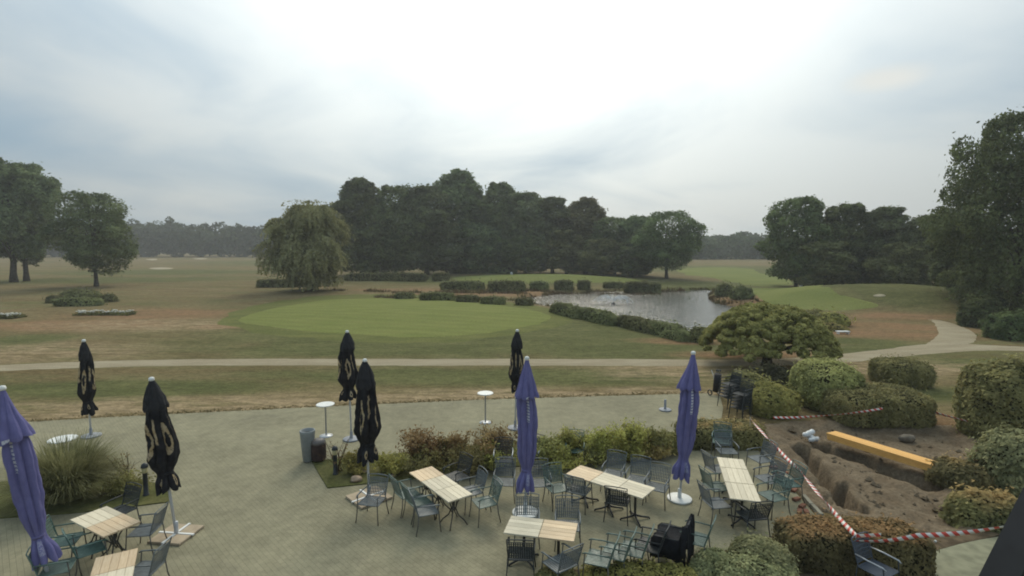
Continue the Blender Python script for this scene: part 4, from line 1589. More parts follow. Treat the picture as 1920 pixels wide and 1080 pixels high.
def chair_meshes(mat, legmat, armmat, key):
    sw, sdp, sh = 0.25, 0.23, 0.43
    out = {}
    mb = MB()      # seat: rim and a fine grid of bars
    seat_pts = [(-sw, -sdp), (sw, -sdp), (sw + 0.01, sdp), (-sw - 0.01, sdp)]
    mb.tube([(x, y, sh) for x, y in seat_pts] + [(seat_pts[0][0], seat_pts[0][1], sh)], 0.012, 6)
    nb = 11
    for i in range(nb):
        x = -sw + 0.022 + (2 * sw - 0.044) * i / (nb - 1)
        mb.box((x, 0, sh - 0.004), (0.034, 2 * sdp - 0.01, 0.007))
    for i in range(4):
        y = -sdp + 0.06 + (2 * sdp - 0.12) * i / 3
        mb.box((0, y, sh - 0.012), (2 * sw - 0.01, 0.022, 0.006))
    out['seat'] = mb.mesh('seat', mat)
    mb = MB()      # backrest: slightly flared frame with uprights and cross bars
    bz0, bz1, lean = sh + 0.03, 0.91, 0.13
    yb = -sdp

    def bp(s, t):   # s across -1..1, t up 0..1
        return Vector(((sw - 0.012 + 0.022 * t) * s, yb - lean * t - 0.02 * (1 - s * s), bz0 + (bz1 - bz0) * t + 0.018 * (1 - s * s) * t))
    mb.tube([Vector((-sw, yb, sh))] + [bp(-1, t / 4) for t in range(5)] + [bp(s / 4 - 1, 1.0) for s in range(1, 8)] + [bp(1, 1 - t / 4) for t in range(5)] + [Vector((sw, yb, sh))], 0.012, 6)
    mb.tube([bp(-1, 0.06), bp(0, 0.06), bp(1, 0.06)], 0.008, 5)
    mb.tube([bp(-1, 0.86), bp(0, 0.86), bp(1, 0.86)], 0.008, 5)
    for i in range(11):
        s = -0.86 + 1.72 * i / 10
        a, b = bp(s, 0.06), bp(s, 0.86)
        c = (a + b) / 2
        mb.box(c, (0.022, 0.006, (b - a).length), Matrix.Rotation(math.atan(lean / (bz1 - bz0)), 3, 'X'))
    for i in range(5):
        t = 0.16 + 0.6 * i / 4
        mb.tube([bp(-0.97, t), bp(0, t), bp(0.97, t)], 0.007, 4)
    out['backrest'] = mb.mesh('backrest', mat)
    for nm, (x, y, dx, dy) in dict(fl=(-sw, sdp, -0.03, 0.04), fr=(sw, sdp, 0.03, 0.04), rl=(-sw, -sdp, -0.03, -0.07), rr=(sw, -sdp, 0.03, -0.07)).items():
        mb = MB()
        top = sh + (0.20 if nm[0] == 'f' else 0.0)
        mb.tube([(x + dx, y + dy, 0.0), (x + dx * 0.35, y + dy * 0.3, sh * 0.5), (x, y, sh), (x, y - (0.02 if nm[0] == 'f' else 0), top)], [0.013, 0.013, 0.013, 0.012], 6)
        out['leg_' + nm] = mb.mesh('leg', legmat)
    for s, nm in ((-1, 'l'), (1, 'r')):
        mb = MB()
        mb.tube([bp(s, 0.42) + Vector((0.004 * s, 0, 0)), Vector((s * (sw + 0.02), -0.05, sh + 0.215)), Vector((s * (sw + 0.012), sdp - 0.02, sh + 0.205)), Vector((s * (sw + 0.004), sdp + 0.03, sh + 0.175))], [0.013, 0.016, 0.016, 0.012], 6)
        out['arm_' + nm] = mb.mesh('armrest', armmat)
    return out


CHAIR = {k: chair_meshes(m_, l_, a_, k) for k, m_, l_, a_ in (
    ('green', M_CGREEN, M_LEG, M_CGREEN), ('slate', M_CSLATE, M_LEG, M_CSLATE), ('dark', M_CDARK, M_CDARK, M_CDARK),
    ('teal', M_CTEAL, M_LEG, M_CTEAL), ('silver_arm', M_CDARK, M_CDARK, M_SILVER), ('blue', plain('chair_blue_metal', (0.075, 0.092, 0.118), 0.45, 0.4), M_CDARK, M_SILVER))}


def chair(kind, px, facing, label, group=None, z=0.02, pos=None, tilt=0.0):
    p = pos or at(px[0], px[1], z)
    t = empty('garden_chair', (p.x, p.y, z), R(facing - 90))
    if tilt:
        t.rotation_euler = (R(tilt), 0, R(facing - 90))
    for nm, me in CHAIR[kind].items():
        link({'l': 'leg', 'a': 'armrest'}.get(nm[0], nm) if '_' in nm else nm, me, t)
    return tag(t, label, 'chair', group)


GA, GB, GC, GD, GE, GF = ('chairs at the tables in the left corner', 'chairs at the slanting three-part table', 'chairs at the front two-part table',
                          'chairs at the wide three-part table', 'chairs at the long right table', 'chairs lined up along the bottom edge')
chair('dark', (226, 992), 250, 'dark slatted chair behind the left corner table, in front of the grass bed', GA)
chair('slate', (274, 1030), 186, 'slate chair right of the left corner table beside the wooden parasol weights', GA)
chair('teal', (126, 1050), 20, 'teal chair left of the left corner table, nearest the grass clump', GA)
chair('teal', (170, 1068), 48, 'teal chair in front of the left corner table, between it and the lowest table', GA)
chair('green', (112, 1104), 25, 'green chair at the bottom edge beside the left purple parasol pole', GA)
chair('slate', (274, 1108), 182, 'slate chair at the bottom edge right of the lowest left table', GA)
chair('slate', (698, 972), 258, 'lone slate chair in front of the slabs of the middle black parasol')
chair('green', (764, 956), 36, 'farthest chair on the left side of the slanting three-part table', GB)
chair('green', (786, 972), 36, 'middle green chair on the left side of the slanting three-part table', GB)
chair('slate', (800, 990), 22, 'slate chair nearest the camera on the left side of the slanting three-part table', GB)
chair('green', (908, 974), 206, 'green chair nearest the camera on the right side of the slanting three-part table', GB)
chair('slate', (882, 952), 208, 'slate chair on the right side of the slanting three-part table, second from the camera', GB)
chair('dark', (856, 922), 225, 'dark chair at the far end of the slanting three-part table', GB)
chair('slate', (946, 934), 266, 'slate chair left of the middle purple parasol, in front of the black chair', None)
chair('slate', (1012, 936), 275, 'slate chair half hidden behind the right side of the middle purple parasol', None)
chair('silver_arm', (944, 888), 268, 'black chair with pale armrests against the tallest russet shrub', None)
chair('silver_arm', (998, 880), 250, 'black chair with pale armrest peeping out behind the middle purple parasol', None)
chair('teal', (1078, 870), 262, 'teal chair standing against the yellow-green shrubs', None)
chair('green', (1046, 946), 292, 'green chair between the middle purple parasol and the wide three-part table', None)
chair('slate', (988, 1016), 267, 'lattice-backed chair behind the left half of the front two-part table', GC)
chair('slate', (1064, 1021), 266, 'lattice-backed chair behind the right half of the front two-part table', GC)
chair('dark', (977, 1077), 86, 'dark chair with its back to us in front of the front two-part table', GC)
chair('slate', (1050, 1096), 125, 'slate chair at the bottom edge in front of the front two-part table', GC)
chair('slate', (1150, 917), 245, 'slate chair behind the wide three-part table, first from the left', GD)
chair('slate', (1195, 929), 244, 'slate chair behind the wide three-part table, in the middle', GD)
chair('slate', (1231, 944), 240, 'slate chair at the right end of the wide three-part table beside the white parasol base', GD)
chair('slate', (1085, 950), 62, 'slate chair in front of the left end of the wide three-part table', GD)
chair('dark', (1158, 971), 70, 'dark chair in front of the middle of the wide three-part table', GD)
chair('slate', (1345, 908), 14, 'farthest slate chair on the left side of the long right table', GE)
chair('green', (1343, 943), 12, 'green chair in the middle of the left side of the long right table', GE)
chair('slate', (1342, 976), 10, 'slate chair nearest the camera on the left side of the long right table', GE)
chair('slate', (1424, 888), 196, 'farthest slate chair on the right side of the long right table', GE)
chair('slate', (1439, 928), 197, 'slate chair in the middle of the right side of the long right table', GE)
chair('green', (1447, 962), 197, 'green chair nearest the camera on the right side of the long right table', GE)
chair('teal', (1474, 936), 190, 'teal chair standing apart between the long right table and the barrier tape')
chair('dark', (1408, 1000), 100, 'dark chair at the near end of the long right table', GE)
chair('slate', (1362, 872), 268, 'slate chair behind the far end of the long right table', GE)
chair('teal', (1352, 853), 245, 'blue-green chair against the low brownish hedge')
chair('green', (1122, 1086), 158, 'green chair at the left end of the row along the bottom edge', GF)
chair('green', (1153, 1074), 155, 'green chair second from the left in the row along the bottom edge', GF)
chair('green', (1186, 1068), 155, 'green chair third from the left in the row along the bottom edge', GF)
chair('dark', (1217, 1060), 152, 'bare dark chair just left of the covered chair in the bottom row', GF)
cv = chair('dark', (1254, 1054), 150, 'chair under a black cover in the row along the bottom edge', GF)
chair('green', (1302, 1046), 150, 'green chair at the right end of the row along the bottom edge', GF)
tc_ = chair('blue', (1644, 1108), 298, 'chair with blue seat and pale armrests holding the barrier tape beside the hedge')


def build_cover():
    """black cloth over back, arms and seat of one chair: a thing of its own that lies on the chair"""
    rs = np.random.RandomState(8)
    V, F = [], []
    prof = [(-0.44, 0.20), (-0.43, 0.5), (-0.41, 0.78), (-0.39, 0.955), (-0.345, 0.965), (-0.31, 0.86), (-0.25, 0.66), (-0.12, 0.65), (0.1, 0.66), (0.25, 0.645), (0.285, 0.6), (0.30, 0.35), (0.305, 0.16)]
    n = 17
    for (y, z) in prof:
        for i in range(n):
            s = -1 + 2 * i / (n - 1)
            x = 0.295 * s * (1.0 + 0.03 * math.sin(z * 20))
            fold = 0.012 * math.sin(s * 14 + y * 9) + 0.01 * rs.normal()
            sag = -0.05 * (1 - s * s) if z > 0.3 else (0.05 * math.sin(s * 6.5))
            V.append((x, y + fold, z + sag * (0.5 if z > 0.9 else 1) + (0.03 * abs(s) ** 6 if z > 0.9 else 0)))
    m = len(prof)
    for j in range(m - 1):
        for i in range(n - 1):
            F.append((j * n + i, j * n + i + 1, (j + 1) * n + i + 1, (j + 1) * n + i))
    # side flaps hanging from the arms
    for sgn in (0, n - 1):
        base = len(V)
        js = list(range(2, m - 1))
        for j in js:
            x, y, z = V[j * n + sgn]
            V.append((x + (0.012 if sgn else -0.012), y * 0.97, max(0.22 + 0.05 * math.sin(j * 1.9), 0.15)))
        for a, j in enumerate(js[:-1]):
            F.append((j * n + sgn, (j + 1) * n + sgn, base + a + 1, base + a))
    me = mesh_np('chair_cover', V, F, [plain('black_cloth', (0.012, 0.013, 0.016), 0.85, 0.15, var=0.3, scale=12)], True)
    o = link('chair_cover', me)
    o.location = cv.location
    o.rotation_euler = cv.rotation_euler
    md = o.modifiers.new('thickness', 'SOLIDIFY')
    md.thickness = 0.006
    tag(o, 'black cloth cover thrown over one chair of the bottom row', 'cover')


build_cover()
# two stacks of dark chairs beside the paving
for i, (u, v, f) in enumerate([(1364, 764, 200), (1386, 786, 215)]):
    b = at(u, v, 0)
    for k in range(5):
        chair('dark', None, f, '%s chair of the %s dark stack at the corner of the paving' % (('bottom', 'second lowest', 'middle', 'second highest', 'top')[k], ('farther', 'nearer')[i]),
              ('chairs stacked at the corner, farther stack', 'chairs stacked at the corner, nearer stack')[i], 0.02 + k * 0.13, Vector((b.x + 0.015 * k, b.y, 0)))


# ------------------------------------------------------------------ tables
def wood_mat(name, a, b):
    k = NT(name, 0.6, 0.25)
    oi = k.N.new('ShaderNodeObjectInfo')
    off = k.m('MULTIPLY', oi.outputs['Random'], 30.0)
    cm = k.N.new('ShaderNodeCombineXYZ')
    k.L.new(off, cm.inputs[2])
    va = k.N.new('ShaderNodeVectorMath')
    k.L.new(k.tc(), va.inputs[0])
    k.L.new(cm.outputs[0], va.inputs[1])
    n = k.noise(va.outputs[0], 3.0, 4.0, 0.6, 0.6, stretch=(1.5, 12, 2))
    c = k.mix(k.ramp(n, 0.3, 0.7), a, b)
    c = k.mix(1.0, c, k.m('ADD', k.m('MULTIPLY', oi.outputs['Random'], 0.30), 0.84), 'MULTIPLY')
    k.color(c)
    k.bump(n, 0.15, 0.004)
    return k.mat


M_WOOD = wood_mat('table_oak', (0.60, 0.44, 0.27), (0.70, 0.54, 0.35))
M_WOODP = wood_mat('table_pale_oak', (0.60, 0.52, 0.37), (0.70, 0.62, 0.46))
M_BLACKM = plain('table_black_iron', (0.022, 0.024, 0.025), 0.45, 0.4, var=0.2, scale=8)
M_IRON = plain('table_brown_iron', (0.055, 0.050, 0.042), 0.5, 0.4, var=0.2, scale=8)

_cache = {}


def table_meshes(lx, ly, mat, style):
    key = (lx, ly, mat.name, style)
    if key in _cache:
        return _cache[key]
    n = 5
    w = ly / n
    mb = MB()
    mb.box((0, 0, 0), (lx, w - 0.004, 0.032), None, 0.003)
    plank = mb.mesh('plank', mat)
    mb = MB()
    mb.box((0, 0, 0.702), (lx * 0.5, ly * 0.62, 0.02))
    if style == 'star':
        mb.lathe([(0.032, 0.07), (0.03, 0.12), (0.03, 0.66), (0.06, 0.692)], 10)
        col = mb.mesh('column', M_BLACKM)
        feet = []
        for k in range(4):
            a = math.pi / 4 + k * math.pi / 2
            mb = MB()
            d = Vector((math.cos(a), math.sin(a), 0))
            mb.tube([d * 0.02 + Vector((0, 0, 0.10)), d * 0.18 + Vector((0, 0, 0.055)), d * 0.34 + Vector((0, 0, 0.03)), d * 0.355 + Vector((0, 0, 0.0))], [0.028, 0.022, 0.02, 0.022], 6)
            feet.append(mb.mesh('foot', M_BLACKM))
    else:
        mb.lathe([(0.05, 0.34), (0.05, 0.40), (0.022, 0.42), (0.022, 0.64), (0.07, 0.692)], 10)
        col = mb.mesh('column', M_IRON)
        feet = []
        for k in range(4):
            a = math.pi / 4 + k * math.pi / 2
            mb = MB()
            d = Vector((math.cos(a), math.sin(a), 0))
            mb.tube([d * 0.2 + Vector((0, 0, 0.69)), d * 0.09 + Vector((0, 0, 0.52)), d * 0.05 + Vector((0, 0, 0.38)), d * 0.12 + Vector((0, 0, 0.22)), d * 0.26 + Vector((0, 0, 0.10)), d * 0.33 + Vector((0, 0, 0.0))], 0.016, 6)
            feet.append(mb.mesh('foot', M_IRON))
    _cache[key] = (plank, col, feet, n, w)
    return _cache[key]


def table(px, yaw, label, mat, group, lx=0.66, ly=0.66, style='star', pos=None):
    p = pos or at(px[0], px[1], 0.75)
    t = empty('bistro_table', (p.x, p.y, 0.02), yaw)
    plank, col, feet, n, w = table_meshes(round(lx, 3), round(ly, 3), mat, style)
    cl_ = link('column', col, t)
    for f in feet:
        link('foot', f, cl_)
    for i in range(n):
        o = link('plank', plank, t)
        o.location = (0, -ly / 2 + w * (i + 0.5), 0.73)
    return tag(t, label, 'table', group)


def table_row(pa, pb, mats, labels, group, style, size=0.66, ly=None, gap=0.012):
    a, b = at(*pa, 0.75), at(*pb, 0.75)
    d = (b - a)
    yaw = math.atan2(d.y, d.x)
    n = len(mats)
    d.normalize()
    for i in range(n):
        c = (a + b) / 2 + d * (size + gap) * (i - (n - 1) / 2)
        table(None, yaw, labels[i], mats[i], group, size, ly or size, style, Vector((c.x, c.y, 0.75)))


table_row((178, 968), (217, 987), [M_WOODP, M_WOOD], ['pale left half of the slanting table pair in the left corner', 'browner right half of the slanting table pair in the left corner'], 'tables in the left corner', 'curved', 0.68)
table_row((216, 1053), (206, 1092), [M_WOOD, M_WOODP], ['brown table at the bottom left edge, far half of its pair', 'pale table cut off by the bottom left edge'], 'tables in the left corner', 'curved', 0.64)
table_row((800, 889), (850, 925), [M_WOOD, M_WOODP, M_WOODP], ['reddish far table of the slanting three-part row', 'pale middle table of the slanting three-part row', 'nearest table of the slanting three-part row'], 'slanting row of three tables', 'curved', 0.645)
table_row((982, 987), (1048, 995), [M_WOODP, M_WOOD], ['left table of the front pair', 'warmer brown right table of the front pair'], 'front pair of tables', 'star', 0.70)
table_row((1098, 888), (1190, 917), [M_WOOD, M_WOODP, M_WOODP], ['browner left table of the wide three-part row', 'middle table of the wide three-part row', 'palest right table of the wide three-part row beside the white parasol base'], 'wide row of three tables', 'star', 0.685)
a_, b_ = at(1368.5, 860, 0.75), at(1398, 939, 0.75)
d_ = (b_ - a_).normalized()
L_ = (b_ - a_).length
yaw_ = math.atan2(d_.y, d_.x)
for s0, s1, mt, lb in [(0.0, 0.27, M_WOODP, 'pale far table of the long right row, set off by a dark seam'), (0.275, 0.635, M_WOODP, 'middle table of the long right row'), (0.64, 1.0, M_WOOD, 'nearest table of the long right row')]:
    c = a_ + d_ * L_ * (s0 + s1) / 2
    table(None, yaw_, lb, mt if s0 < .6 else M_WOODP, 'long right row of tables', L_ * (s1 - s0) - 0.012, 0.66, 'star', Vector((c.x, c.y, 0.75)))


# ------------------------------------------------------------------ parasols
def purple_mat():
    k = NT('purple_canvas', 0.9, 0.06)
    n = k.m('ADD', k.m('MULTIPLY', k.noise(k.tc(), 5.0, 4.0, 0.6, 0.4), 0.5), k.m('MULTIPLY', k.noise(k.tc(), 9.0, 3.0, 0.6, 0.3, stretch=(1, 1, 0.12)), 0.5))
    c = k.mix(k.ramp(n, 0.3, 0.7), (0.128, 0.122, 0.262), (0.175, 0.165, 0.335))
    sep = k.N.new('ShaderNodeSeparateXYZ')
    k.L.new(k.tc('UV'), sep.inputs[0])
    u, v = sep.outputs[0], sep.outputs[1]
    # faded white print running down one panel: a column of short strokes
    col_ = k.m('MULTIPLY', k.ramp(k.m('ABSOLUTE', k.m('SUBTRACT', u, 0.752)), 0.030, 0.022), k.m('MULTIPLY', k.ramp(v, 0.27, 0.275), k.ramp(v, 0.47, 0.465)))
    strokes = k.m('GREATER_THAN', k.m('FRACT', k.m('MULTIPLY', v, 46.0)), 0.33)
    breakup = k.ramp(k.noise(k.tc(), 30.0, 1.0), 0.32, 0.46)
    f = k.m('MULTIPLY', k.m('MULTIPLY', col_, strokes), k.m('MULTIPLY', breakup, 0.85))
    col2 = k.m('MULTIPLY', k.ramp(k.m('ABSOLUTE', k.m('SUBTRACT', u, 0.80)), 0.05, 0.04), k.m('MULTIPLY', k.ramp(v, 0.87, 0.875), k.ramp(v, 0.955, 0.95)))
    f2 = k.m('MULTIPLY', k.m('MULTIPLY', col2, k.m('GREATER_THAN', k.m('FRACT', k.m('MULTIPLY', u, 70.0)), 0.5)), k.m('MULTIPLY', breakup, 0.55))
    k.color(k.mix(k.m('MAXIMUM', f, f2), c, (0.62, 0.62, 0.66)))
    k.bump(k.noise(k.tc(), 9.0, 3.0, 0.6, 0.5, stretch=(1, 1, 0.25)), 0.5, 0.03)
    return k.mat


def black_mat():
    k = NT('black_canvas', 0.88, 0.08)
    sep = k.N.new('ShaderNodeSeparateXYZ')
    k.L.new(k.tc('UV'), sep.inputs[0])
    u, v = sep.outputs[0], sep.outputs[1]
    oi = k.N.new('ShaderNodeObjectInfo')
    wob = k.m('ADD', k.m('MULTIPLY', k.m('SUBTRACT', k.noise(k.tc(), 3.2, 3.0), 0.5), 0.09), oi.outputs['Random'])
    u2 = k.m('FRACT', k.m('MULTIPLY', k.m('ADD', u, wob), 4.0))
    v = k.m('ADD', v, k.m('MULTIPLY', k.m('SUBTRACT', k.noise(k.tc(), 2.6, 2.0, off=(5, 5, 5)), 0.5), 0.12))
    f = None

    def ring(cu, cv_, ru, rv, w):
        q = k.m('SQRT', k.m('ADD', k.m('POWER', k.m('DIVIDE', k.m('SUBTRACT', u2, cu), ru), 2.0), k.m('POWER', k.m('DIVIDE', k.m('SUBTRACT', v, cv_), rv), 2.0)))
        return k.ramp(k.m('ABSOLUTE', k.m('SUBTRACT', q, 1.0)), w + 0.08, w - 0.04)

    def stroke(cu, cv_, ru, rv):
        a = k.ramp(k.m('ABSOLUTE', k.m('SUBTRACT', k.m('SUBTRACT', u2, cu), k.m('MULTIPLY', k.m('SUBTRACT', v, cv_), 0.25))), ru + 0.03, ru - 0.01)
        b = k.ramp(k.m('ABSOLUTE', k.m('SUBTRACT', v, cv_)), rv + 0.02, rv - 0.01)
        return k.m('MULTIPLY', a, b)
    for e in (ring(0.36, 0.55, 0.13, 0.12, 0.30), stroke(0.80, 0.46, 0.06, 0.11), ring(0.62, 0.92, 0.09, 0.03, 0.35)):
        f = e if f is None else k.m('MAXIMUM', f, e)
    n = k.noise(k.tc(), 6.0, 3.0)
    base = k.mix(k.ramp(n, 0.3, 0.7), (0.014, 0.014, 0.016), (0.026, 0.026, 0.028))
    gold = k.mix(k.ramp(n, 0.3, 0.7), (0.36, 0.26, 0.13), (0.46, 0.37, 0.24))
    k.color(k.mix(k.m('MULTIPLY', f, k.ramp(k.noise(k.tc(), 11.0, 3.0), 0.30, 0.5, 0.25, 0.95)), base, gold))
    k.bump(k.noise(k.tc(), 9.0, 3.0, 0.6, 0.5, stretch=(1, 1, 0.25)), 0.5, 0.03)
    return k.mat


M_PURPLE, M_BLACKC = purple_mat(), black_mat()
M_CAPC = plain('black_canvas_plain', (0.020, 0.020, 0.022), 0.7, 0.2, var=0.25, scale=6)
M_WPOLE = plain('pole_white', (0.55, 0.57, 0.60), 0.4, 0.4, var=0.06)
M_WPAINT = plain('white_paint', (0.72, 0.72, 0.68), 0.5, 0.35, var=0.06)
M_STEEL = plain('galvanised_steel', (0.48, 0.49, 0.50), 0.4, 0.5, metal=0.35, var=0.1)
M_SLABW = plain('weight_slab', (0.40, 0.32, 0.225), 0.9, 0.1, var=0.14, scale=5, bump=0.2)
M_GREYB = plain('grey_base', (0.26, 0.27, 0.29), 0.6, 0.3, var=0.1)


def cloth(name, prof, folds, depth, seed, mat, parent, zfun, sway=0.02, ragged=0.0, twist=0.5):
    """pleated cloth tube; prof = list of (t, radius, pleat depth)"""
    rs = np.random.RandomState(seed)
    nt, na = 56, 112
    ts = np.linspace(prof[0][0], prof[-1][0], nt)
    rr = np.interp(ts, [p[0] for p in prof], [p[1] for p in prof])
    # soften the profile
    rr = np.convolve(np.pad(rr, 2, 'edge'), np.ones(5) / 5, 'valid')
    dp = np.interp(ts, [p[0] for p in prof], [p[2] for p in prof])
    th = np.linspace(0, 2 * math.pi, na, endpoint=False)
    ph = rs.rand() * 6.28
    T, TH = np.meshgrid(ts, th, indexing='ij')
    u = TH / (2 * math.pi)
    s = (T - ts[0]) / (ts[-1] - ts[0])
    wv = folds * TH + ph + twist * s + 0.5 * fbm(np.cos(TH) * 1.2, np.sin(TH) * 1.2, T * 3 + seed, 2)
    pleat = np.abs(np.sin(wv / 2)) ** 0.7 * 2 - 1
    big_ = 0.16 * fbm(np.cos(TH) * 0.9 + seed, np.sin(TH) * 0.9, T * 4, 2)
    r = rr[:, None] * (1 + dp[:, None] * depth * pleat + big_ * (0.4 + dp[:, None]) + 0.07 * fbm(np.cos(TH) * 3, np.sin(TH) * 3, T * 9 + seed, 3) + 0.035 * np.sin(T * 60 + 3 * np.sin(TH * 2 + seed)) * (fbm(np.cos(TH) * 2, np.sin(TH) * 2, T * 5 + seed + 4, 2) > 0.1))
    sx = sway * vnoise(ts * 5, seed * 1.7)
    sy = sway * vnoise(ts * 5, seed * 2.9 + 9)
    Tz = T.copy()
    if ragged:
        Tz[-1] += ragged * (pleat[-1] * 0.6 + vnoise(th * 1.5, seed * 3.3))
        Tz[-2] = 0.5 * (Tz[-1] + T[-3])
    Z = zfun(Tz)
    V = np.stack([r * np.cos(TH) + sx[:, None], r * np.sin(TH) + sy[:, None], Z], -1).reshape(-1, 3)
    i = np.arange(nt * na).reshape(nt, na)
    F = np.stack([i[:-1], np.roll(i, -1, 1)[:-1], np.roll(i, -1, 1)[1:], i[1:]], -1).reshape(-1, 4)
    uv = np.stack([u, T], -1).reshape(-1, 2)
    return link(name, mesh_np(name, V, F, [mat], True, uv=uv), parent)


def parasol(label, kind, base_px, top_px, seed, base_kind, group, spin=0.0, frac=None, rs_=1.0, yaw=0.0, size=0.40, brad=0.3, bmat=None):
    b = at(*base_px, 0.02)
    top = at_depth(*top_px, b.y)
    ax = top - b
    L = ax.length
    t = empty('closed_parasol', b)
    q = Vector((0, 0, 1)).rotation_difference(ax.normalized()) @ Matrix.Rotation(spin, 3, 'Z').to_quaternion()
    fb = frac or (0.84 if kind == 'purple' else 0.68)     # where the cloth ends, from the top
    Lc = L * fb

    def zf(T):
        return L - T * Lc

    def sc(prof):
        return [(a, r * rs_, d) for a, r, d in prof]
    parts = []
    mb = MB()
    mb.tube([(0, 0, 0.02), (0, 0, L * 0.5), (0, 0, L - 0.02)], 0.03, 10)
    pole = mb.build('pole', M_WPOLE, t)
    parts.append(pole)
    mb = MB()
    mb.lathe([(0.03, -0.05), (0.055, -0.03), (0.06, 0.0), (0.05, 0.035), (0.02, 0.05)], 12, (0, 0, L))
    mb.build('finial', M_WPAINT, pole)
    if kind == 'purple':
        parts.append(cloth('vent_cap', sc([(0.008, 0.05, 0.1), (0.06, 0.10, 0.4), (0.17, 0.215, 0.7), (0.275, 0.325, 0.9), (0.285, 0.325, 0.9)]), 8, 0.20, seed, M_PURPLE, t, zf, 0.0, 0.012, 0.2))
        parts.append(cloth('canopy', sc([(0.10, 0.10, 0.3), (0.25, 0.20, 0.8), (0.36, 0.25, 0.9), (0.5, 0.265, 0.9), (0.68, 0.245, 0.8), (0.79, 0.20, 0.7), (0.845, 0.125, 0.5), (0.87, 0.135, 0.5), (0.92, 0.225, 1.0), (1.0, 0.24, 1.3)]), 7, 0.26, seed + 1, M_PURPLE, t, zf, 0.04, 0.025))
        mb = MB()
        mb.lathe([(0.145 * rs_, -0.028), (0.152 * rs_, 0.0), (0.145 * rs_, 0.028)], 20, (0, 0, zf(0.852)))
        mb.build('strap', plain('purple_strap', (0.13, 0.12, 0.25), 0.7, 0.2), parts[-1])
    else:
        parts.append(cloth('vent_cap', sc([(0.008, 0.05, 0.1), (0.06, 0.11, 0.3), (0.17, 0.20, 0.4), (0.25, 0.235, 0.5), (0.275, 0.215, 0.6)]), 8, 0.14, seed, M_CAPC, t, zf, 0.0, 0.012, 0.2))
        parts.append(cloth('canopy', sc([(0.14, 0.12, 0.3), (0.26, 0.18, 0.7), (0.40, 0.215, 0.9), (0.58, 0.245, 0.9), (0.72, 0.265, 0.9), (0.80, 0.20, 0.7), (0.845, 0.14, 0.5), (0.87, 0.145, 0.5), (0.93, 0.20, 1.0), (1.0, 0.19, 1.4)]), 6, 0.30, seed + 1, M_BLACKC, t, zf, 0.05, 0.04))
        mb = MB()
        mb.lathe([(0.155 * rs_, -0.025), (0.162 * rs_, 0.0), (0.155 * rs_, 0.025)], 20, (0, 0, zf(0.855)))
        mb.build('strap', M_CAPC, parts[-1])
    for p in parts:
        p.rotation_mode = 'QUATERNION'
        p.rotation_quaternion = q
    if base_kind == 'disc':
        disc_base(t, brad, bmat)
    else:
        slab_base(t, yaw, size)
    return tag(t, label, 'parasol', group)


def disc_base(t, r, mat, tube_h=0.28):
    mb = MB()
    mb.lathe([(r, 0.0), (r, 0.035), (r - 0.015, 0.045), (0.05, 0.055)], 40)
    bp_ = mb.build('base_plate', mat, t)
    mb = MB()
    mb.lathe([(0.055, 0.05), (0.05, 0.06), (0.045, tube_h), (0.034, tube_h + 0.01)], 14)
    mb.build('socket', mat, bp_)


def slab_base(t, yaw, size=0.42):
    M = Matrix.Rotation(yaw, 3, 'Z')
    for i in (-1, 1):
        for j in (-1, 1):
            mb = MB()
            mb.box(M @ Vector((i * (size / 2 + 0.035), j * (size / 2 + 0.035), 0.03)), (size, size, 0.055), M, 0.006)
            mb.build('weight_slab', M_SLABW, t)
    for k in range(2):
        mb = MB()
        s = (2 * size + 0.14, 0.055, 0.035)
        mb.box((0, 0, 0.05 + 0.004 * k), s if k == 0 else (s[1], s[0], s[2]), M, 0.004)
        mb.build('cross_bar', M_WPAINT, t)
    mb = MB()
    mb.lathe([(0.05, 0.07), (0.045, 0.09), (0.045, 0.32), (0.034, 0.33)], 12)
    mb.build('socket', M_STEEL, t)


PU, BL = 'closed purple parasols', 'closed black parasols with gold print'
parasol('closed purple parasol leaning at the left edge of the photo', 'purple', (98, 1112), (4, 728), 51, 'disc', PU, 0.3, None, 0.68, brad=0.36, bmat=M_WPAINT)
parasol('closed purple parasol in the middle of the terrace behind the front table', 'purple', (985, 962), (988, 672), 52, 'disc', PU, 0.1, None, 0.74, brad=0.32, bmat=M_WPAINT)
parasol('closed purple parasol on a round white base plate beside the long right table', 'purple', (1274, 936), (1300, 662), 53, 'disc', PU, 0.0, None, 0.74, brad=0.31, bmat=M_WPAINT)
parasol('closed black parasol in the left corner with gold print, standing on four slabs', 'black', (331, 1004), (284, 711), 54, 'slab', BL, 0.5, 0.69, 0.90, -0.12, 0.35)
parasol('closed black parasol with gold print beside the planting bed, nearer of the pair', 'black', (692, 934), (684, 676), 55, 'slab', BL, 1.1, 0.70, 1.0, 0.75)
parasol('closed black parasol farther back of the pair beside the planting bed', 'black', (659, 824), (651, 622), 56, 'disc', BL, 0.9, 0.60, 0.95, brad=0.28, bmat=M_GREYB)
parasol('closed black parasol rising behind the middle purple parasol', 'black', (966, 803), (970, 620), 57, 'disc', BL, 1.7, 0.62, 0.85, brad=0.28, bmat=M_GREYB)
parasol('slender closed black parasol farthest left at the lawn edge', 'black', (171, 818), (157, 639), 58, 'disc', BL, 0.2, 0.74, 0.78, brad=0.30, bmat=M_GREYB)
t_ = empty('parasol_stand', at(1247, 769, 0.02))
disc_base(t_, 0.24, M_GREYB, 0.42)
tag(t_, 'empty grey parasol stand with short tube on the far paving', 'parasol stand')


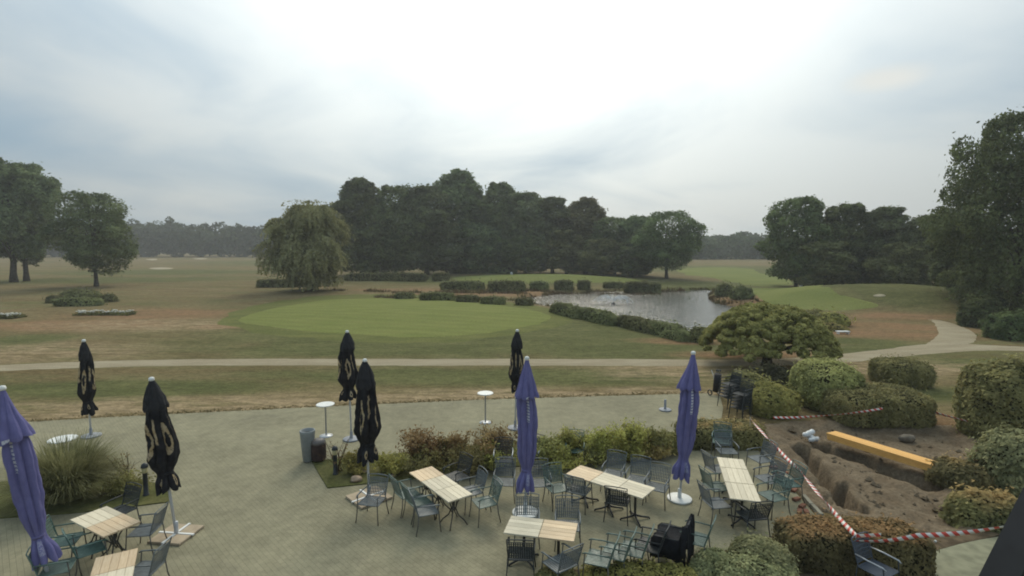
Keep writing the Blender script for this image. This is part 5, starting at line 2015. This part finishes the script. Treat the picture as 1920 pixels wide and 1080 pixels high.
# ------------------------------------------------------------------ standing tables, planter, lamps
def bar_table(label, top_px, r):
    p = at(*top_px, 1.12)
    t = empty('standing_table', (p.x, p.y, 0.02))
    mb = MB()
    mb.lathe([(r - 0.02, 1.075), (r, 1.085), (r, 1.105), (r - 0.01, 1.112)], 36)
    mb.build('table_top', M_WPAINT, t)
    mb = MB()
    mb.lathe([(0.028, 0.03), (0.028, 1.05), (0.10, 1.076)], 12)
    mb.build('column', M_STEEL, t)
    mb = MB()
    mb.lathe([(0.22, 0.0), (0.22, 0.012), (0.05, 0.035)], 28)
    mb.build('foot_plate', M_STEEL, t)
    return tag(t, label, 'standing table', 'white standing tables on the far paving')


bar_table('white round standing table behind the ornamental grass', (118, 823), 0.34)
bar_table('white round standing table behind the tall grey planter', (610, 758), 0.30)
bar_table('white round standing table left of the middle purple parasol', (910, 737), 0.29)


def build_planter():
    b = at(578, 864, 0.03)
    t = empty('tall_planter', b)
    mb = MB()
    mb.lathe([(0.13, 0.0), (0.15, 0.02), (0.215, 0.85), (0.225, 0.93), (0.215, 0.95), (0.19, 0.95), (0.185, 0.84)], 28)
    mb.build('pot', plain('grey_ceramic', (0.24, 0.255, 0.25), 0.55, 0.35, var=0.1, scale=4), t)
    mb = MB()
    mb.lathe([(0.186, 0.82), (0.15, 0.86), (0.02, 0.87)], 20)
    mb.build('soil', plain('bin_soil', (0.03, 0.028, 0.024), 0.95, 0.05), t)
    tag(t, 'tall tapering grey planter at the corner of the planting bed', 'planter')


build_planter()


def build_bin():
    b = at(598, 864, 0.03)
    t = empty('litter_bin', b, 0.15)
    m1 = plain('bin_brown', (0.058, 0.036, 0.032), 0.6, 0.3, var=0.3, scale=5)
    mb = MB()
    mb.lathe([(0.185, 0.05), (0.20, 0.08), (0.20, 0.52), (0.19, 0.54)], 24)
    body = mb.build('body', m1, t)
    for i in range(24):
        a = i * math.pi / 12
        mb = MB()
        mb.box((0.208 * math.cos(a), 0.208 * math.sin(a), 0.30), (0.014, 0.036, 0.44), Matrix.Rotation(a, 3, 'Z'))
        mb.build('slat', m1, body)
    mb = MB()
    mb.lathe([(0.205, 0.545), (0.215, 0.56), (0.19, 0.64), (0.12, 0.675), (0.03, 0.68)], 24)
    mb.build('lid', plain('bin_lid', (0.13, 0.115, 0.105), 0.5, 0.35), t)
    for i in range(4):
        a = i * math.pi / 2 + 0.7
        mb = MB()
        mb.tube([(0.15 * math.cos(a), 0.15 * math.sin(a), 0.0), (0.15 * math.cos(a), 0.15 * math.sin(a), 0.06)], 0.018, 6)
        mb.build('foot', m1, t)
    tag(t, 'dark brown slatted litter bin beside the tall grey planter', 'bin')


build_bin()


def lamp_bollard(label, base_px, top_v):
    b = at(*base_px, 0.045)
    H = at_depth(base_px[0], top_v, b.y).z - b.z
    t = empty('lamp_bollard', b)
    blk = plain('bollard_black', (0.022, 0.026, 0.030), 0.5, 0.4)
    mb = MB()
    mb.lathe([(0.075, 0.0), (0.075, 0.02), (0.058, 0.03), (0.055, H * 0.68), (0.07, H * 0.70)], 16)
    mb.build('post', blk, t)
    mb = MB()
    mb.lathe([(0.062, H * 0.70), (0.064, H * 0.71), (0.064, H * 0.86), (0.05, H * 0.87)], 16)
    mb.build('lens', plain('lamp_lens', (0.42, 0.36, 0.18), 0.35, 0.5, var=0.1), t)
    mb = MB()
    mb.lathe([(0.086, H * 0.865), (0.088, H * 0.88), (0.07, H * 0.96), (0.02, H)], 16)
    mb.build('cap', blk, t)
    return tag(t, label, 'lamp', 'lamp bollards in the beds')


lamp_bollard('black lamp bollard with amber lens between the planter and the lime shrub', (629, 889), 836)
lamp_bollard('black lamp bollard with amber lens in the left corner bed', (274, 928), 868)


def rock(name, label, px, size, mat, seed, z=0.04, pos=None, cat='stone', group=None):
    rs = np.random.RandomState(seed)
    p = pos or at(*px, z)
    nu, nv = 14, 9
    th, ph = np.meshgrid(np.linspace(0, 2 * math.pi, nu, endpoint=False), np.linspace(-1.45, 1.45, nv))
    d = np.stack([np.cos(ph) * np.cos(th), np.cos(ph) * np.sin(th), np.sin(ph)], -1).reshape(-1, 3)
    r = 1 + 0.22 * fbm(d[:, 0] * 1.3 + seed, d[:, 1] * 1.3, d[:, 2] * 1.3, 3)
    V = d * r[:, None] * np.array(size) / 2
    V[:, 2] += size[2] * 0.35
    i = np.arange(nu * nv).reshape(nv, nu)
    F = [tuple(f) for f in np.stack([i[:-1], np.roll(i, -1, 1)[:-1], np.roll(i, -1, 1)[1:], i[1:]], -1).reshape(-1, 4)] + [tuple(reversed(range(nu))), tuple(range(nu * (nv - 1), nu * nv))]
    o = link(name, mesh_np(name, V, F, [mat], True))
    o.location = p
    return tag(o, label, cat, group)


M_STONE = plain('pinkish_stone', (0.36, 0.27, 0.19), 0.9, 0.1, var=0.2, scale=5, bump=0.3)
rock('boulder', 'pale pinkish boulder on the lawn of the planting bed', (668, 902), (0.30, 0.24, 0.17), M_STONE, 1)
rock('boulder', 'small pale stone behind the white parasol pole in the bed', (684, 885), (0.20, 0.16, 0.12), M_STONE, 2)
rock('boulder', 'small grey stone in the bed left of the slanting three-part table', (738, 893), (0.16, 0.13, 0.08), M_STONE, 3)


# golf bag on a trolley at the far corner of the paving
def build_trolley():
    b = at(1343, 741, 0.02)
    t = empty('golf_trolley', b, 0.5)
    blk = plain('bag_black', (0.020, 0.018, 0.020), 0.7, 0.25, var=0.3)
    mb = MB()
    mb.tube([(0, 0.05, 0.16), (0, 0.0, 0.5), (0, -0.06, 0.95)], [0.12, 0.14, 0.15], 12)
    bag = mb.build('bag', blk, t)
    mb = MB()
    mb.tube([(0.13, 0.02, 0.25), (0.14, 0.0, 0.5), (0.13, -0.03, 0.7)], [0.05, 0.075, 0.05], 8)
    mb.build('pocket', blk, bag)
    for i in range(5):
        mb = MB()
        x, y = 0.07 * math.cos(i * 1.3), 0.07 * math.sin(i * 1.3) - 0.06
        mb.tube([(x, y, 0.9), (x * 1.3, y - 0.02, 1.08)], 0.008, 5)
        mb.lathe([(0.015, 0), (0.04, 0.03), (0.02, 0.07)], 8, (x * 1.3, y - 0.02, 1.07))
        mb.build('club', M_CDARK, bag)
    for s in (-1, 1):
        mb = MB()
        M = Matrix.Rotation(R(90), 3, 'Y')
        prof = [(0.09, -0.02), (0.125, -0.02), (0.13, 0.0), (0.125, 0.02), (0.09, 0.02)]
        V, F = [], []
        n = 18
        for r_, x_ in prof:
            for k in range(n):
                a = 2 * math.pi * k / n
                V.append((s * 0.26 + x_, r_ * math.cos(a) + 0.12, 0.13 + r_ * math.sin(a)))
        for j in range(len(prof)):
            for k in range(n):
                F.append((j * n + k, j * n + (k + 1) % n, ((j + 1) % len(prof)) * n + (k + 1) % n, ((j + 1) % len(prof)) * n + k))
        mb.add(V, F)
        mb.tube([(s * 0.26, 0.12, 0.13), (s * 0.05, 0.1, 0.2)], 0.012, 6)
        mb.build('wheel', M_CDARK, t)
    mb = MB()
    mb.tube([(0, -0.28, 0.02), (0, -0.1, 0.12), (0, 0.1, 0.2), (0, 0.17, 0.8), (0, 0.3, 1.05)], 0.015, 6)
    mb.build('frame', M_STEEL, t)
    tag(t, 'black golf bag on a trolley at the far right corner of the paving', 'golf trolley')


build_trolley()

# ------------------------------------------------------------------ building site
# yellow formwork timber lying across the trench
def build_beam():
    a, b = at(1557, 829, 0.02), at(1757, 893, 0.02)
    c = (a + b) / 2
    d = b - a
    L = d.length
    t = empty('timber_beam', (c.x, c.y, 0.12), math.atan2(d.y, d.x))
    m = wood_mat('yellow_formwork', (0.66, 0.35, 0.10), (0.74, 0.42, 0.13))
    for j in range(3):
        mb = MB()
        mb.box((0.015 * (j - 1), (j - 1) * 0.15, 0.225), (L, 0.147, 0.05), None, 0.006)
        mb.build('top_plank', m, t)
    for j, y in enumerate((-0.20, 0.20)):
        mb = MB()
        mb.box((0, y, 0.12), (L - 0.02, 0.04, 0.156), None, 0.004)
        mb.build('side_plank', m, t)
    for x in (-L / 2 + 0.05, L / 2 - 0.05):
        mb = MB()
        mb.box((x, 0, 0.10), (0.04, 0.355, 0.195))
        mb.build('end_block', m, t)
    tag(t, 'long yellow timber box beam lying across the trench', 'beam')
    # stake at its right end
    mb = MB()
    p = at(1764, 893, 0)
    mb.tube([(0, 0, -0.4), (0.01, 0, 0.42)], [0.025, 0.02], 6)
    o = mb.build('wooden_stake', plain('stake_wood', (0.36, 0.31, 0.22), 0.9, 0.1), None)
    o.location = p
    tag(o, 'pale wooden stake at the right end of the yellow beam', 'stake')


build_beam()


def build_sack():
    rs = np.random.RandomState(4)
    b = at(1521, 826, 0.0)
    m = plain('white_plastic', (0.62, 0.63, 0.62), 0.35, 0.5, var=0.12, scale=9)
    t = empty('plastic_sheet_roll', (b.x, b.y, -0.02), 0.5)
    for k, (dx, dy, dz, rr, ln) in enumerate([(0, 0.10, 0.22, 0.085, 0.5), (0.02, -0.08, 0.09, 0.075, 0.46)]):
        mb = MB()
        pts = [(-ln / 2 + ln * i / 8 + dx, dy + 0.02 * math.sin(i * 1.7), dz + 0.07 * (i / 8 - 0.3) * (1 - k) + 0.012 * rs.normal()) for i in range(9)]
        mb.tube(pts, [rr * (0.55 if i in (0, 8) else 1) * rs.uniform(0.86, 1.12) for i in range(9)], 10)
        mb.build('roll', m, t)
    mb = MB()
    mb.box((0.0, 0.02, 0.12), (0.12, 0.2, 0.16), None, 0.03)
    mb.build('bundle', m, t)
    tag(t, 'white crumpled plastic rolls left of the yellow beam', 'plastic roll')


build_sack()
rock('stone_block', 'pale lump of rubble behind the yellow beam', (1700, 828), (0.55, 0.35, 0.28), plain('rubble', (0.20, 0.17, 0.13), 0.95, 0.05, var=0.3, scale=5, bump=0.4), 6, -0.08)
rock('stone_block', 'small pale stone at the foot of the flat-topped box hedge', (1690, 801), (0.26, 0.2, 0.16), plain('rubble', (0.2, 0.17, 0.13)), 7, 0.0)
rock('stone_block', 'white pebble in the scrub below the near barrier tape', (1753, 1016), (0.07, 0.06, 0.05), M_WPAINT, 8, 0.04)
def build_clods():
    rs = np.random.RandomState(41)
    P = np.array(PIT)
    V, F = [], []
    n = 0
    while n < 260:
        x, y = rs.uniform(P[:, 0].min(), P[:, 0].max()), rs.uniform(P[:, 1].min(), P[:, 1].max())
        if signed_distance(PIT, np.array([x]), np.array([y]))[0] > -0.15:
            continue
        near_ = min(float(seg_dist(ground_polygon(l), np.array([x]), np.array([y]))[0]) for l, _, _ in TRENCHES)
        if near_ < 0.5 or (near_ > 1.1 and rs.rand() < 0.6):
            continue
        n += 1
        s = rs.gamma(2.0, 0.016) + 0.01
        b = len(V)
        for d in ((1, 0, 0), (0, 1, 0), (-1, 0, 0), (0, -1, 0), (0, 0, 1), (0, 0, -1)):
            V.append((x + d[0] * s * rs.uniform(0.6, 1.3), y + d[1] * s * rs.uniform(0.6, 1.3), -0.085 + d[2] * s * rs.uniform(0.5, 1.0) + s * 0.3))
        F += [(b + i, b + (i + 1) % 4, b + 4) for i in range(4)] + [(b + (i + 1) % 4, b + i, b + 5) for i in range(4)]
    o = link('soil_clods', mesh_np('soil_clods', V, F, [M_SOIL]))
    tag(o, 'crumbled clods of earth lying along the trenches', 'soil', kind='stuff')


build_clods()
M_BRICK = plain('red_brick', (0.25, 0.12, 0.078), 0.9, 0.1, var=0.25, scale=7, bump=0.3)
M_KERB = plain('kerb_concrete', (0.30, 0.275, 0.21), 0.92, 0.1, var=0.2, scale=4, bump=0.3)
ka, kb = at(1430, 850, 0), at(1556, 990, 0)
kd = (kb - ka)
kl = kd.length
kyaw = math.atan2(kd.y, kd.x)
kt = empty('kerb', (ka.x, ka.y, 0), kyaw)
nk = int(kl / 0.5)
mb = MB()
mb.box((0, 0, 0.035), (0.485, 0.10, 0.15), None, 0.008)
kerb_me = mb.mesh('kerb_stone', M_KERB)
for i in range(nk):
    if i in (2, 5):
        continue
    o = link('kerb_stone', kerb_me, kt)
    o.location = (0.25 + i * 0.5, 0.02 * math.sin(i * 2.1), 0.006 * math.sin(i * 3.3))
    o.rotation_euler = (0.03 * math.sin(i * 4.1), 0.015 * math.sin(i * 1.3), 0.03 * math.sin(i * 2.7))
tag(kt, 'broken row of pale kerb stones between the terrace and the dug-up soil', 'kerb')
rs_ = np.random.RandomState(9)
mb = MB()
mb.box((0, 0, 0.035), (0.21, 0.105, 0.065), None, 0.006)
brick_me = mb.mesh('brick', M_BRICK)
for i, (u, v) in enumerate([(1450, 878), (1458, 893), (1466, 900), (1478, 917), (1493, 938), (1504, 951), (1512, 962), (1489, 921), (1470, 889), (1499, 961)]):
    p = at(u, v, 0.02)
    o = link('loose_brick', brick_me)
    o.location = p
    o.rotation_euler = (0, 0, rs_.uniform(0, 3.1))
    tag(o, 'loose red brick lying on the terrace edge beside the broken kerb', 'brick', 'loose bricks along the broken kerb')


# barrier tape
def tape_mat():
    k = NT('barrier_tape', 0.45, 0.4)
    sep = k.N.new('ShaderNodeSeparateXYZ')
    k.L.new(k.tc('UV'), sep.inputs[0])
    s = k.m('FRACT', k.m('ADD', k.m('MULTIPLY', sep.outputs[0], 5.0), k.m('MULTIPLY', sep.outputs[1], 0.4)))
    f = k.m('GREATER_THAN', s, 0.5)
    k.color(k.mix(f, (0.52, 0.055, 0.035), (0.66, 0.65, 0.60)))
    return k.mat


M_TAPE = tape_mat()


def tape(label, pts, w=0.075, sag=0.06, twist=0.6, seed=0):
    pts = [Vector(p) for p in pts]
    V, UV, F = [], [], []
    acc = 0
    first = True
    prev = None
    for a, b in zip(pts[:-1], pts[1:]):
        n = 26
        for i in range(n + (1 if b is pts[-1] else 0)):
            t = i / n
            p = a.lerp(b, t) - Vector((0, 0, sag * 4 * t * (1 - t)))
            if prev is not None:
                acc += (p - prev).length
            prev = p
            d = (b - a).normalized()
            side = d.cross(Vector((0, 0, 1))).normalized()
            an = twist * math.sin(acc * 1.7 + seed) + 0.25
            up = (Vector((0, 0, 1)) * math.cos(an) + side * math.sin(an)) * w / 2
            k = len(V)
            V += [p - up, p + up]
            UV += [(acc, 0), (acc, 1)]
            if k:
                F.append((k - 2, k, k + 1, k - 1))
    me = mesh_np('barrier_tape', [tuple(v) for v in V], np.array(F), [M_TAPE], True, uv=UV)
    o = link('barrier_tape', me)
    md = o.modifiers.new('thickness', 'SOLIDIFY')
    md.thickness = 0.002
    return tag(o, label, 'barrier tape', 'red and white barrier tapes')


def tz(u, v, z):
    return at(u, v, z)


tape('barrier tape running from the low hedge down to the tape-bound chair', [tz(1408, 786, 0.9), tz(1505, 888, 0.75), tz(1606, 1006, 0.95)], 0.085, 0.05, 1.4, 0)
tape('thick near barrier tape from the tape-bound chair to the dark strut', [tz(1606, 1014, 0.92), tz(1720, 1004, 0.95), tz(1900, 984, 1.15)], 0.085, 0.05, 0.6, 2)
tape('short doubled end of barrier tape over the chair back', [tz(1607, 1005, 1.0), tz(1652, 1003, 1.0)], 0.075, 0.0, 0.2, 3)
tape('far barrier tape stretched in front of the flat-topped box hedge', [tz(1450, 783, 0.55), tz(1550, 779, 0.55), tz(1655, 766, 0.75)], 0.075, 0.03, 0.7, 4)
tape('barrier tape sagging from the box hedge to the tall upright bush', [tz(1716, 761, 0.6), tz(1815, 790, 0.6)], 0.075, 0.03, 0.5, 5)
for (u, v, z, h, lb) in [(1407, 786, 0.9, 0.97, 'thin stake in the low brownish hedge that holds the barrier tape')]:
    p = tz(u, v, z)
    mb = MB()
    mb.tube([(0, 0, -0.1), (0, 0, h)], 0.014, 6)
    o = mb.build('tape_stake', plain('stake_wood', (0.36, 0.31, 0.22)))
    o.location = (p.x, p.y + 0.01, 0)
    tag(o, lb, 'stake')


# dark slanting strut in the lower right corner
def build_strut():
    y = 4.4
    a = at_depth(1920, 1080, y)
    b = at_depth(2010, 905, y)
    d = (b - a)
    foot = a - d * ((a.z - 0.0) / d.z)
    headp = b + d * 1.0
    t = empty('slanting_strut', (foot.x, foot.y, 0.0))
    m = plain('strut_black', (0.020, 0.021, 0.024), 0.55, 0.3, var=0.15, scale=3)
    ax = headp - foot
    q = Vector((0, 0, 1)).rotation_difference(ax.normalized()).to_matrix()
    mb = MB()
    mb.box(ax / 2, (0.40, 0.30, ax.length), q, 0.02)
    mb.build('post', m, t)
    mb = MB()
    mb.box((0, 0, 0.04), (0.75, 0.6, 0.06), None, 0.01)
    mb.build('foot_plate', m, t)
    tag(t, 'thick dark slanting strut cut off by the lower right corner', 'strut')


build_strut()

# ------------------------------------------------------------------ small things on the course
def marker(label, px, s):
    b = g(*px)
    t = empty('tee_marker', b)
    mb = MB()
    mb.lathe([(s * 0.5, 0), (s * 0.55, s * 0.3), (s * 0.4, s * 0.9), (s * 0.1, s * 1.1)], 12)
    mb.build('ball', M_WPAINT, t)
    return tag(t, label, 'marker')


marker('white marker on the far green in front of the dark wood', (959, 515), 0.55)
marker('white marker at the foot of the right group of trees', (1502, 541), 0.5)
ms = MB()
ms.box((0, 0, 0.18), (0.9, 0.35, 0.07), None, 0.01)
ms.box((-0.35, 0, 0.08), (0.06, 0.3, 0.16))
ms.box((0.35, 0, 0.08), (0.06, 0.3, 0.16))
o = ms.build('low_bench', M_WPAINT)
o.location = g(1580, 626)
tag(o, 'small white bench right of the mushroom shaped tree', 'bench')


def build_fountain():
    b = at(1150, 570, -0.35)
    rs = np.random.RandomState(17)
    t = empty('fountain', b)
    mb = MB()
    mb.lathe([(0.3, -0.05), (0.3, 0.05), (0.1, 0.12), (0.06, 0.2)], 14)
    mb.build('nozzle', M_CDARK, t)
    V, F = [], []
    for i in range(1500):
        a = rs.rand() * 6.283
        tilt = rs.normal(0.66, 0.06)
        v0 = rs.uniform(4.2, 5.0)
        tt = rs.rand() ** 0.7 * (2 * v0 * math.cos(tilt) / 9.8)
        rr = v0 * math.sin(tilt) * tt
        z = 0.2 + v0 * math.cos(tilt) * tt - 4.9 * tt * tt
        if z < 0:
            continue
        p = np.array([rr * math.cos(a), rr * math.sin(a), z])
        vel = np.array([math.sin(tilt) * math.cos(a) * v0, math.sin(tilt) * math.sin(a) * v0, v0 * math.cos(tilt) - 9.8 * tt])
        vel /= np.linalg.norm(vel)
        s = rs.uniform(0.06, 0.16)
        w = rs.uniform(0.008, 0.02)
        sd_ = unit(np.cross(vel, rs.normal(size=3)))
        k = len(V)
        V += [p - vel * s, p + sd_ * w, p + vel * s, p - sd_ * w]
        F.append((k, k + 1, k + 2, k + 3))
    k = NT('spray', 0.3, 0.5)
    k.color((0.75, 0.77, 0.77))
    o = link('water_spray', mesh_np('water_spray', V, np.array(F), [k.mat]), t)
    o['kind'] = 'stuff'
    tag(t, 'fountain throwing a low spray in the middle of the pond', 'fountain')


build_fountain()


# ------------------------------------------------------------------ haze
def build_haze():
    mb = MB()
    mb.box((0, 380, 13.5), (1900, 1000, 31))
    m = bpy.data.materials.new('haze_air')
    m.use_nodes = True
    N, L = m.node_tree.nodes, m.node_tree.links
    N.clear()
    out = N.new('ShaderNodeOutputMaterial')
    v = N.new('ShaderNodeVolumePrincipled')
    v.inputs['Color'].default_value = (0.93, 0.96, 1.0, 1)
    v.inputs['Density'].default_value = 0.0006
    v.inputs['Anisotropy'].default_value = 0.3
    L.new(v.outputs[0], out.inputs['Volume'])
    o = mb.build('haze', m)
    tag(o, 'pale summer haze over the golf course', 'haze', kind='stuff')


build_haze()
